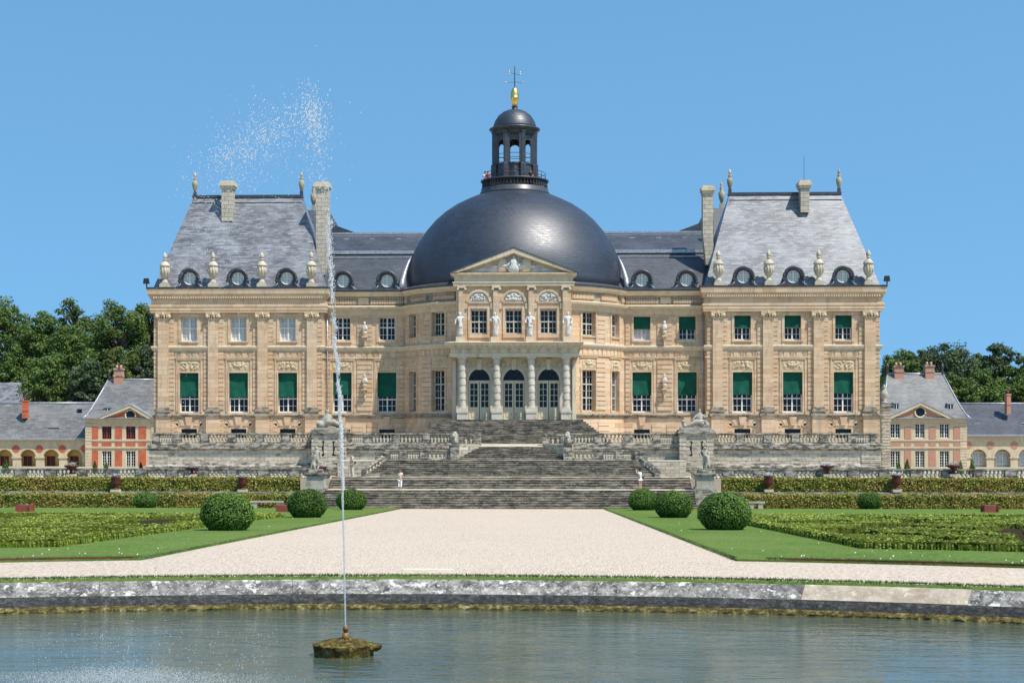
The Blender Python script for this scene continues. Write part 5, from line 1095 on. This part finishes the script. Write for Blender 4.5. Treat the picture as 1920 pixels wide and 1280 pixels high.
# ================================================================= SERVICE BUILDINGS (beyond the moat)
YS=215.0; s=YS
X_=lambda u:PX(u,YS); Z_=lambda v,u:PZ(v,YS,u)
M['svst']=pale_stone('service_stone',(.56,.44,.28),(.66,.54,.38),(.33,.26,.18)); M['svred']=M['redp']
def gwin(b,u0,u1,vt,vb,mat='frame',nx=4,nz=4,pane='glass',Y=YS):
    f=flat(Y); a,c=PX(u0,Y),PX(u1,Y); window(f,(a+c)/2,c-a,PZ(vb,Y,u0),PZ(vt,Y,u0),nx,nz,.25,parent=b,mat=mat,pane=pane,fw=.07)
def service_pavilion(name,label,uw0,uw1,ue0,ue1,ur0,ur1,vr,ve,ped,oc,wu,up,lo,pan,chim,redm,wmat,finials):
    xa,xb=X_(uw0),X_(uw1); zb=1.0; ze=Z_(ve,(uw0+uw1)/2); b=empty(name,((xa+xb)/2,YS,zb),label,'outbuilding')
    f=flat(YS); holes=[(X_(a),X_(c),Z_(up[1],a),Z_(up[0],a)) for a,c in wu]+[(X_(a),X_(c),Z_(lo[1],a),Z_(lo[0],a)) for a,c in wu]
    mb=MB(); wallsec(mb,f,xa,xb,zb,ze,holes,.25)
    for X in (xa,xb): mb.add([(X,YS,zb),(X,YS+11,zb),(X,YS+11,ze),(X,YS,ze)],[(0,1,2,3)])
    mb.box(xa+.01,xb-.01,YS+1,YS+11,zb,ze-.02)
    zz=Z_(836,uw0); bx(mb,f,xa,xb,-.12,0,zz-.28,zz-.04); zz=Z_(825,uw0); bx(mb,f,xa,xb,-.1,0,zz-.1,zz+.1); bx(mb,f,xa,xb,-.3,0,ze-.25,ze); bx(mb,f,xa,xb,-.18,0,ze-.5,ze-.25)
    for q in (xa,xb-.9): rustic(mb,f,q,q+.9,zb,ze-.6,.4,.07,.05)
    mb.build('wall',M['svst'],b)
    for a,c,v0,v1 in [(a,c,*q) for a,c in pan for q in ((800,822),(829,836),(844,880))]+[(a,c,829,836) for a,c in wu]: pm=MB(); bx(pm,f,X_(a),X_(c),-.06,0,Z_(v1,a),Z_(v0,a)); pm.build('brick_panel',M[redm],b)
    for a,c in wu: gwin(b,a,c,up[0],up[1],wmat); gwin(b,a,c,lo[0],lo[1],'frame' if redm!='brick' else wmat,4,6)
    # pediment with oculus
    (pl,pv),(ac,av),(pr,pv2)=ped; x0,x1,xc=X_(pl),X_(pr),X_(ac); z0=ze; z1=Z_(av,ac)
    pd=MB(); pd.prism([(x0,z0),(x1,z0),(xc,z1)],YS-.05,YS+5)
    for sg,xe in ((-1,x0),(1,x1)):
        a=[(xe,z0),(xe-sg*.9,z0),(xc,z1-.42),(xc,z1)]; pd.prism(a if sg<0 else a[::-1],YS-.4,YS+5)
    P1=pd.build('pediment',M['svst'],b)
    rl=MB()
    for sg,xe in ((-1,x0),(1,x1)):
        a=[(xe+sg*.15,z0+.0),(xe,z0-.01),(xc,z1),(xc,z1+.12)]; rl.prism(a if sg<0 else a[::-1],YS-.45,YS+5.5)
    rl.build('flashing',M['leadl'],P1)
    tp=MB()
    for sg,xe in ((-1,x0),(1,x1)):
        a=[(xe-sg*2.0,z0+.25),(xc+sg*.95,z0+.25),(xc+sg*.75,z1-.85+(-.1)),]; tp.prism(a if sg<0 else a[::-1],YS-.1,YS)
    tp.build('brick_panel',M[redm],P1)
    oc_=MB(); xo,zo=X_(oc),Z_(778 if redm!='brick' else 772.5,oc); oc_.tube([(xo+.72*math.cos(t),YS-.12,zo+.72*math.sin(t)) for t in np.linspace(0,2*PI,21)],.14,5); oc_.build('oculus_ring',M['svst'],P1)
    oc_=MB(); oc_.add([(xo+.68*math.cos(t),YS-.14,zo+.68*math.sin(t)) for t in np.linspace(0,2*PI,20,endpoint=False)],[tuple(range(20))]); oc_.build('oculus_pane',M['glass'],P1)
    # roof with bell-cast eaves
    YR=YS+5.6; e0,e1=X_(ue0),X_(ue1); r0,r1=PX(ur0,YR),PX(ur1,YR); zr=PZ(vr,YR,(ur0+ur1)/2)
    def lv(t): 
        k=t**.8 if t<.25 else t; return k
    mb=MB(); rings=[]
    for t,fl in ((0,0),(.10,.18),(.25,.34),(.5,.57),(.75,.79),(1,1)):
        xl=e0+(r0-e0)*fl; xr=e1+(r1-e1)*fl; yf=YS-.5+(YR-YS+.5)*fl; yb=YS+11.5+(YR-YS-11.5)*fl; z=ze+.02+(zr-ze)*t; rings.append([(xl,yf,z),(xr,yf,z),(xr,yb,z),(xl,yb,z)])
    vs=sum(rings,[]); fs=[]
    for i in range(5):
        for k in range(4): fs.append((i*4+k,i*4+(k+1)%4,i*4+4+(k+1)%4,i*4+4+k))
    fs.append((0,3,2,1)); mb.add(vs,fs); rf=mb.build('roof',M['slatew'],b)
    fl=MB(); fl.tube([(r0,YR,zr+.03),(r1,YR,zr+.03)],.14,5)
    for k in (0,1):
        fl.tube([rings[i][k] for i in range(6)],.12,5)
    fl.build('lead_hip',M['leadl'],rf)
    for u in finials:
        xx=PX(u,YR); fi=MB(); fi.lathe(xx,YR,zr,[(.22,0),(.14,.3),(.12,.7),(.22,.85),(.22,1.1),(.06,1.5)],8); fi.build('finial',M['lead'],rf)
    for (u0,u1,vt,vb) in chim:
        Yc=YR-.6; a,c=PX(u0,Yc),PX(u1,Yc); zt=PZ(vt,Yc,u0); z0=PZ(vb,Yc,u0)-.6; cm=MB(); cm.box(a+.1,c-.1,Yc,Yc+1.2,z0,zt-.25); cc=cm.build('chimney',M['brick'],b); cp=MB(); cp.box(a,c,Yc-.1,Yc+1.3,zt-.25,zt); zm=(z0+.6+zt)/2; cp.box(a+.02,c-.02,Yc-.06,Yc+1.26,zm-.08,zm+.1); cp.build('chimney_cap',M['weac'],cc)
        mb=MB()
        for q in (.3,.7): xx=a+(c-a)*q; mb.lathe(xx,Yc+.6,zt,[(.16,0),(.2,.1),(.14,.45)],8)
        mb.build('chimney_pot',M['brick'],cc)
    return b,ze
def skylight(b,u0,u1,v0,v1,dy):
    Y=YS+dy; x0,x1=PX(u0,Y),PX(u1,Y); z0,z1=PZ(v1,Y,u0),PZ(v0,Y,u0); mb=MB(); mb.box(x0,x1,Y-.25,Y+1,z0,z1); mb.box(x0-.1,x1+.1,Y-.35,Y+1,z1,z1+.12); d=mb.build('roof_dormer',M['leadl'],b); p=MB(); p.box(x0+.1,x1-.1,Y-.27,Y-.24,z0+.1,z1-.1); p.build('pane',M['glass'],d)
    mb=MB(); xm=(x0+x1)/2; mb.box(xm-.04,xm+.04,Y-.29,Y-.275,z0,z1); mb.build('glazing_bar',M['frame'],d)
sv,ze=service_pavilion('service_pavilion','left outbuilding with orange red panels, triangular pediment and steep slate roof',160,296,156,300,203,300,712,785,((180,792),(245,759),(291,792)),245,[(191,209),(236,254)],(799,823),(845,878),[(171,184),(216,229),(260,274)],[(212,230,690,720)],'redp','tub',(205,))
skylight(sv,197,208,764,776,1.6)
sv2,ze2=service_pavilion('service_pavilion','right outbuilding with pink brick panels, triangular pediment and two chimneys',1655,1813,1651,1818,1664,1768,701,785,((1657,784),(1725,754),(1791,784)),1724.7,[(1669.5,1688),(1716,1734),(1762,1780)],(794,821),(845,876),[(1696,1708.5),(1742,1754.5),(1788,1801)],[(1676,1696,685,709),(1734,1753.5,684,709)],'brick','frame',(1664,1767))
skylight(sv2,1675,1685,756,767,1.6); skylight(sv2,1776,1787,757,768,1.6)
def arcade(name,label,u0,u1,ve,vr,arches,med,ochre,wmat,chim,lights,roofm):
    Ya=YS+1.2; X=lambda u:PX(u,Ya); Z=lambda v,u:PZ(v,Ya,u); xa,xb=X(u0),X(u1); um=(u0+u1)/2; ze=Z(ve,um); zb=1.0; b=empty(name,((xa+xb)/2,Ya,zb),label,'outbuilding')
    mb=MB(); sp=Z(857,um); rad=15/FP*Ya; cur=xa
    for u in arches:
        xc=X(u)
        mb.box(cur,xc-rad,Ya,Ya+.6,zb,sp+.001) if xc-rad>cur else None
        mb.box(max(cur-.12,xa),xc-rad+.1,Ya-.1,Ya+.7,sp-.12,sp+.12) if xc-rad>cur else None
        n=14; pts=[(xc+rad*math.cos(t),sp+rad*math.sin(t)) for t in np.linspace(0,PI,n+1)]; top=ze
        for i in range(n):
            (p,pz),(q,qz)=pts[i],pts[i+1]; mb.prism([(q,qz),(p,pz),(p,top),(q,top)],Ya,Ya+.6)
        po=[(xc+(rad+.3)*math.cos(t),sp+(rad+.3)*math.sin(t)) for t in np.linspace(0,PI,n+1)]
        for i in range(n): mb.prism([pts[i],po[i],po[i+1],pts[i+1]],Ya-.06,Ya)
        mb.box(cur,xc-rad,Ya,Ya+.6,sp,ze); cur=xc+rad
    mb.box(cur,xb,Ya,Ya+.6,zb,ze); mb.box(xa,xb,Ya-.25,Ya+.6,ze,ze+.2); mb.build('arcade_front',M['svst'],b)
    for u in med: mm=MB(); xc=X(u); zc=Z(841 if um<900 else 834,u); mm.add([(xc+.52*math.cos(t),Ya-.03,zc+.52*math.sin(t)) for t in np.linspace(0,2*PI,18,endpoint=False)],[tuple(range(18))]); mm.build('medallion',M['redp'] if ochre=='ochre' else M['brick'],b)
    Yb=Ya+1.25 if ochre=='ochre' else Ya+.9; wb=MB(); wb.box(xa,xb,Yb,Yb+.3,zb,ze); wb.build('rear_wall',M[ochre],b)
    for u in arches:
        xc=PX(u,Yb); wd=.55/.52*rad*.55; f=flat(Yb-.3)
        if ochre=='ochre': window(f,xc,1.15,1.1,Z(855,u),4,6,.28,parent=b,mat='tub')
        else: window(f,xc,rad*1.75,zb,sp+rad*.7,4,6,.28,parent=b,mat='frame',pane='curtain',transom=[sp-.9])
    YR=Ya+5.5; zr=PZ(vr,YR,um); x0,x1=xa-.0,xb
    mb=MB(); mb.add([(x0,Ya-.4,ze+.2),(x1,Ya-.4,ze+.2),(x1,YR,zr),(x0,YR,zr),(x1,YR+6,ze),(x0,YR+6,ze)],[(0,1,2,3),(3,2,4,5),(0,3,5),(1,4,2)]); rf=mb.build('roof',M[roofm],b)
    fl=MB(); fl.tube([(x0,YR,zr+.05),(x1,YR,zr+.05)],.14,5); fl.box(x0,x1,Ya-.5,Ya-.3,ze+.12,ze+.36); fl.build('lead_roll',M['leadl'],rf)
    for c0,c1,vt,vb in chim:
        Yc=Ya+2.4; a,c=PX(c0,Yc),PX(c1,Yc); zt=PZ(vt,Yc,c0); cm=MB(); cm.box(a+.05,c-.05,Yc-.3,Yc+.8,PZ(vb,Yc,c0),zt-.2); cm.box(a,c,Yc-.36,Yc+.86,zt-.2,zt); cm.box(a,c,Yc-.36,Yc+.86,zt-1.5,zt-1.35); cc=cm.build('chimney',M['redp'] if ochre=='ochre' else M['brick'],b)
        mb=MB(); mb.lathe((a+c)/2,Yc+.2,zt,[(.2,0),(.16,.4)],8); mb.build('chimney_pot',M['terra'],cc)
    for l in lights:
        dy=l[4]; Y=Ya+dy; xl,xr=PX(l[0],Y),PX(l[1],Y); z0,z1=PZ(l[3],Y,l[0]),PZ(l[2],Y,l[0]); mb=MB(); mb.box(xl,xr,Y-.3,Y+1.2,z0,z1+.1); d=mb.build('skylight',M['leadl'],b); p=MB(); p.box(xl+.08,xr-.08,Y-.33,Y-.305,z0+.08,z1-.05); p.build('pane',M['glass'],d)
    return b
arcade('arcaded_wing','left outbuilding with ochre arcade, red medallions and long slate roof',-60,161,826,756,[-33,9,52.5,96,139.5],[-12,30,73.5,117,158],'ochre','tub',[(42,51,750,784)],[(51,61,802,813,1.6),(91,113,801,813,1.6),(145,156,766,775,4.2)],'slatew')
arcade('arcaded_wing','right outbuilding with pale glazed arcade and dark grey slate roof',1812,1990,819,757,[1834.7,1879.6,1924.5,1969],[1815,1857,1902,1947],'svst','frame',[(1886,1895,738,776)],[(1825,1836,794,804,2),(1912,1922,793,803,2)],'slated')
b=empty('distant_pavilion',(PX(10,250),250,1.2),'bluish slate pavilion roof far behind the left arcade','outbuilding'); Y=250; mb=MB(); x0,x1=PX(-60,Y),PX(64,Y); mb.box(x0+.3,x1-.3,Y,Y+10,1.2,PZ(757,Y,20)); mb.build('wall',M['svst'],b); mb=MB(); hip(mb,x0,x1,Y-.3,Y+10.3,PZ(756,Y,20),PX(-50,Y),PX(47,Y+5),Y+4.8,Y+5.2,PZ(717,Y+5,20)); rf=mb.build('roof',M['slate'],b); mb=MB(); mb.lathe(PX(46,Y+5),Y+5,PZ(718,Y+5,46),[(.2,0),(.1,.5),(.2,.8),(.03,1.3)],8); mb.build('finial',M['lead'],rf)
b=empty('gate_pier',(PX(1662,185),185,1.2),'rusticated stone gate pier with a stone urn beside the right brick outbuilding','pier'); Y=185; x0,x1=PX(1653,Y),PX(1670,Y); zt=PZ(757,Y,1660); mb=MB(); mb.box(x0+.05,x1-.05,Y,Y+1,1.2,zt-.3)
for k in range(26): mb.box(x0+(0 if k%2 else .1),x1-(0 if k%2 else .1),Y-.06,Y+1.06,1.3+k*.34,1.58+k*.34) if 1.58+k*.34<zt-.3 else None
mb.build('shaft',M['wea'],b); mb=MB(); mb.box(x0-.2,x1+.2,Y-.25,Y+1.25,zt-.3,zt-.1); mb.box(x0-.1,x1+.1,Y-.1,Y+1.1,zt-.1,zt+.05); mb.build('cap',M['weac'],b); mb=MB(); xm=(x0+x1)/2-.1; mb.lathe(xm,Y+.5,zt+.05,[(.4,0),(.4,.2),(.18,.3),(.4,.7),(.45,1.1),(.42,1.25),(.25,1.5),(.15,1.65),(.24,1.85),(.05,2.2)],10); mb.build('urn',M['greystat'],b)
mb=MB(); mb.box(-150,-40,200,201,1.2,1.5)
for sg in (-1,1):
    x=sg*34.75; z=19.62; b=empty('floodlight',(x,149.6,z),'small black floodlight on the %s end of the roof gutter'%('left' if sg<0 else 'right'),'floodlight'); mb=MB(); mb.box(x-.05,x+.05,149.7,149.8,z,z+.35); mb.build('bracket',M['iron'],b); mb=MB(); mb.box(x-.3,x+.25,149.5,149.9,z+.3,z+.8,.06,.05); mb.build('lamp_head',M['iron'],b)
# ================================================================= TREES
def crown_cards(cx,cy,zb,zt,rx,ry,seed,nl,size,clumps=46,sparse=0,shape=.55):
    r_=np.random.default_rng(seed); cz=zb+(zt-zb)*shape; Cs=[]
    k=0
    while len(Cs)<clumps:
        d=r_.normal(0,1,3); d/=np.linalg.norm(d); rad=r_.uniform(.55,1.0); hz=(zt-cz) if d[2]>0 else (cz-zb)
        lump=1+.22*mn.noise((d[0]*2+seed,d[1]*2,d[2]*2)); cr=r_.uniform(.13,.27)*min(rx,(zt-zb)/2)
        p=np.array([cx+d[0]*(rx-cr*.6)*rad*lump,cy+d[1]*(ry-cr*.6)*rad*lump,cz+d[2]*(hz-cr*.6)*rad*lump]); Cs.append((p,cr))
    per=max(1,nl//clumps); C=[];N=[]
    for p,cr in Cs:
        d=r_.normal(0,1,(per,3)); d/=np.linalg.norm(d,axis=1)[:,None]; rr=cr*(.35+.8*r_.random(per)**.7)[:,None]; C.append(p+d*rr*np.array([1.15,1.15,.8])); N.append(d+np.array([0,0,.45]))
    return np.concatenate(C),np.concatenate(N),Cs
def tree(label,u,vt,Y,wpx,seed,mat='leafT',zb=5.0,nl=7000,size=.27,sparse=False,name='deciduous_tree'):
    x,zt=P(u,vt,Y); rx=wpx/2/FP*Y; b=empty(name,(x,Y,1.2),label,'tree','trees behind the outbuildings')
    C,N,Cs=crown_cards(x,Y,zb,zt,rx,rx*.8,seed,nl,size,44 if sparse else 130,sparse)
    leaves('crown',C,N,size,M[mat],b,seed,.7)
    r_=random.Random(seed); mb=MB(); top=zb+(zt-zb)*.75; tk=.35+.012*zt; mb.tube([(x,Y,1.0),(x+.2,Y,zb*.7+1),(x-.2,Y,zb+(zt-zb)*.4),(x+.3,Y,top)],[tk,tk*.8,tk*.55,.08],7)
    for p,cr in Cs[::3 if not sparse else 1]: z0=max(1.5,min(top-.5,p[2]-abs(p[0]-x)*.9-1)); mb.tube([(x,Y,z0),((x+p[0])/2,(Y+p[1])/2,(z0+p[2])/2+.4),tuple(p)],[tk*.4,tk*.25,.06],5)
    mb.build('trunk',M['bark'],b); return b
TL=[('tall broad tree with pale bare twigs, rising at the left edge',10,545,268,120,'leafT',0,7,.28),
 ('dark leafy tree just right of the left edge, lower crown',70,575,262,100,'leafT',0,6,.28),
 ('slender open crowned tree with sky showing through, standing above the left trees',141,548,275,70,'leafL',2,18,.26),
 ('dark rounded tree below the slender open crowned one',128,597,258,100,'leafT',0,5,.28),
 ('big light green tree close to the chateau\'s left corner',222,546,266,104,'leafL',0,8,.28),
 ('light green tree partly hidden by the chateau\'s left corner',287,552,270,84,'leafL',0,7,.28),
 ('yellow green tree behind the brick chimney at left',222,645,246,70,'leafP',0,4,.24),
 ('dark bushy tree beside the left corner pilasters',272,640,248,70,'leafD',0,4,.24),
 ('dark low tree above the left arcade roof',95,650,247,105,'leafT',0,2,.26),
 ('dark low tree at the left edge above the bluish roof',18,655,258,90,'leafT',0,2,.26),
 ('dark shaded tree in the gap left of the steep slate roof',160,665,244,80,'leafD',0,2,.26),
 ('dark green tree filling the gap between the left edge trees and the slender one',95,592,290,90,'leafT',0,5,.28),
 ('mid green tree filling the gap left of the big light green tree',182,585,288,80,'leafT',0,5,.28),
 ('olive tree right of the chateau above the two brick chimneys',1688,655,255,90,'leafT',0,4,.26),
 ('small dark conifer like tree on the right skyline',1702,644,285,42,'leafD',0,4,.24),
 ('large grey green rounded tree in the middle of the right wood',1775,638,258,118,'leafD',0,4,.26),
 ('grey green tree left of the largest tree in the right wood',1736,648,262,70,'leafD',0,4,.26),
 ('dark blue green round headed tree at far right skyline',1877,639,262,84,'leafD',0,4,.27),
 ('dark tree at the right edge of the picture',1925,668,258,80,'leafT',0,3,.27),
 ('mid green tree between the two large right trees',1832,655,272,70,'leafT',0,4,.26),
 ('lighter green tree above the right arcade roof',1855,690,246,90,'leafT',0,2,.25),
 ('dark green tree behind the right arcade chimney',1908,700,245,80,'leafT',0,2,.25),
 ('yellowish tree just right of the right brick outbuilding\'s roof',1795,698,243,70,'leafL',0,2,.24)]
for i,(lb,u,vt,Y,wp,mt,spv,zb,sz) in enumerate(TL): tree(lb,u,vt,Y,wp*1.15,40+i,mt,zb,4200 if spv else 21000,sz*.85,bool(spv))
def woodmass(name,label,x0,x1,y0,y1,zt,seed,n=16000):
    r_=np.random.default_rng(seed); C=np.stack([r_.uniform(x0,x1,n),r_.uniform(y0,y1,n),r_.uniform(1,1.5,n)],1); hm=np.array([zt*(.8+.25*mn.noise((c[0]*.09,seed,c[1]*.05))) for c in C]); C[:,2]=1.2+hm*np.sqrt(r_.random(n)); N=np.tile((0,-.7,.6),(n,1)); o=leaves(name,C,N,.45,M['leafD'],None,seed,.9); tag(o,label,'wood',kind='stuff')
woodmass('far_wood','dense dark wood behind the left trees',-110,-44,278,300,19,3); woodmass('far_wood','dense dark wood behind the right trees',42,120,278,300,14,4)
# ================================================================= PEOPLE
def person(label,u,v,Y,h,face,arms,top,legs,hair,bag=None,skirt=False,bare=False,lean=0):
    x,z=P(u,v,Y); k=h/1.75; p=empty('person',(x,Y,z),label,'person')
    ca,sa=math.cos(face),math.sin(face); T=lambda q:(x+(q[0]*ca-q[1]*sa)*k+lean*q[2]*k,Y+(q[0]*sa+q[1]*ca)*k,z+q[2]*k)
    pts=[];rad=[];ed=[]
    def j(q,r,par=None):
        pts.append(T(q)); rad.append(r*k)
        if par is not None: ed.append((par,len(pts)-1))
        return len(pts)-1
    pel=j((0,0,.95),.13); wai=j((0,0,1.1),.115,pel); che=j((0,.01,1.32),.13,wai); nk=j((0,0,1.47),.05,che); jw=j((0,-.03,1.55),.07,nk); hd=j((0,-.01,1.64),.085,jw); j((0,.0,1.70),.07,hd)
    j((0,-.105,1.60),.014,jw)
    for s in (-1,1):
        sh=j((s*.17,0,1.40),.06,che); el=j(arms[0 if s<0 else 1][0],.043,sh); wr=j(arms[0 if s<0 else 1][1],.03,el); d=Vector(arms[0 if s<0 else 1][1])-Vector(arms[0 if s<0 else 1][0]); d.normalize(); w_=Vector(arms[0 if s<0 else 1][1]); pa=j(tuple(w_+d*.06),.03,wr)
        side=Vector((0,0,1)) if abs(d.z)<.6 else Vector((1,0,0))
        for fi in range(4): b_=w_+d*.1+side*(.018*(fi-1.5)); tip=b_+d*(.06-.008*abs(fi-1.2))+Vector((0,-.012,0)); a_=j(tuple(b_),.009,pa); j(tuple(tip),.007,a_)
        b_=w_+d*.03+side*.035; a_=j(tuple(b_),.010,pa); j(tuple(b_+d*.04+side*.015),.008,a_)
        hp=j((s*.09,0,.86),.095,pel); kn=j((s*.1,-.01,.49),.062,hp); an=j((s*.1,.02,.09),.042,kn); j((s*.11,-.12,.035),.038,an)
    skin('body',pts,rad,ed,M['skin'],p,1)
    hs=[T((0,.02,1.66)),T((0,.04,1.60)),T((0,.0,1.735))]; skin('hair',hs,[.098*k,.09*k,.07*k],[(0,1),(0,2)],M[hair],p,1)
    q=[(0,0,.93),(0,0,1.1),(0,.01,1.32),(0,0,1.42)]; e=[(0,1),(1,2),(2,3)]; r=[.165,.14,.155,.09]
    for s in (-1,1): A=Vector((s*.17,0,1.40)); B=Vector(arms[0 if s<0 else 1][0]); q+= [tuple(A),tuple(A.lerp(B,.75))]; n=len(q); e+=[(2,n-2),(n-2,n-1)]; r+=[.078,.06]
    if skirt: q.append((0,0,.78)); e.append((0,len(q)-1)); r.append(.175)
    skin('shirt',[T(a) for a in q],[a*k for a in r],e,M[top],p,1)
    if not bare:
        q=[(0,0,.97)];e=[];r=[.155]
        for s in (-1,1): n=len(q); q+=[(s*.09,0,.86),(s*.1,-.01,.49),(s*.1,.02,.22 if legs=='white' else .1)]; e+=[(0,n),(n,n+1),(n+1,n+2)]; r+=[.12,.098,.085]
        skin('trousers',[T(a) for a in q],[a*k for a in r],e,M[legs],p,1)
    if bag:
        q,r,e=bag; skin('bag',[T(a) for a in q],[a*k for a in r],e,M['navy'],p,1)
        mb=MB(); mb.tube([T(a) for a in ((-.1,-.14,1.38),(0,-.15,1.2),(.14,-.1,1.05))],.014*k,5); mb.tube([T(a) for a in ((-.1,.14,1.38),(.02,.16,1.2),(.14,.14,1.05))],.014*k,5); mb.build('strap',M['navy'],p)
    return p
dn=lambda s:((s*.24,.02,1.12),(s*.22,-.1,.88))
person('person in grey shirt and pale trousers with a dark backpack, standing at the stairs, left',660,894,128.5,1.72,-.9,(((-.24,.04,1.14),(-.16,-.2,1.05)),((.24,.04,1.14),(.16,-.2,1.05))),'greysh','beige','beige',([(0,.22,1.34),(0,.24,1.05)],[.14,.15],[(0,1)]))
person('woman with ginger hair in white blouse and white cropped trousers, seen from behind, photographing',750,918,124.9,1.62,PI-.35,(((.24*-1,-.08,1.16),(-.12,-.26,1.38)),((.26,-.03,1.14),(.16,-.26,1.34))),'beige','white','ginger')
person('person in short white tunic, bare legs and dark bag, arms raised, on the right stairs',1201,918,124.9,1.66,PI+.9,(((-.24,-.2,1.38),(-.08,-.34,1.58)),((.24,-.2,1.38),(.08,-.34,1.58))),'white','white','brownh',([(-.08,.2,1.12),(-.08,.22,.98)],[.13,.14],[(0,1)]),True,True,-.02)
for (u,lb,tp_,hr,Yq,vq) in ((909.5,'person in pale top leaning on the lantern gallery rail, far left','white','brownh',154.9,352.4),(915,'person in red top on the lantern gallery, second from left','redc','ginger',154.7,352),(995,'person in dark top on the lantern gallery beside the right arch','navy','ginger',153.5,348.5)):
    person(lb,u,vq,Yq,1.6,0,(dn(-1),dn(1)),tp_,'navy',hr)
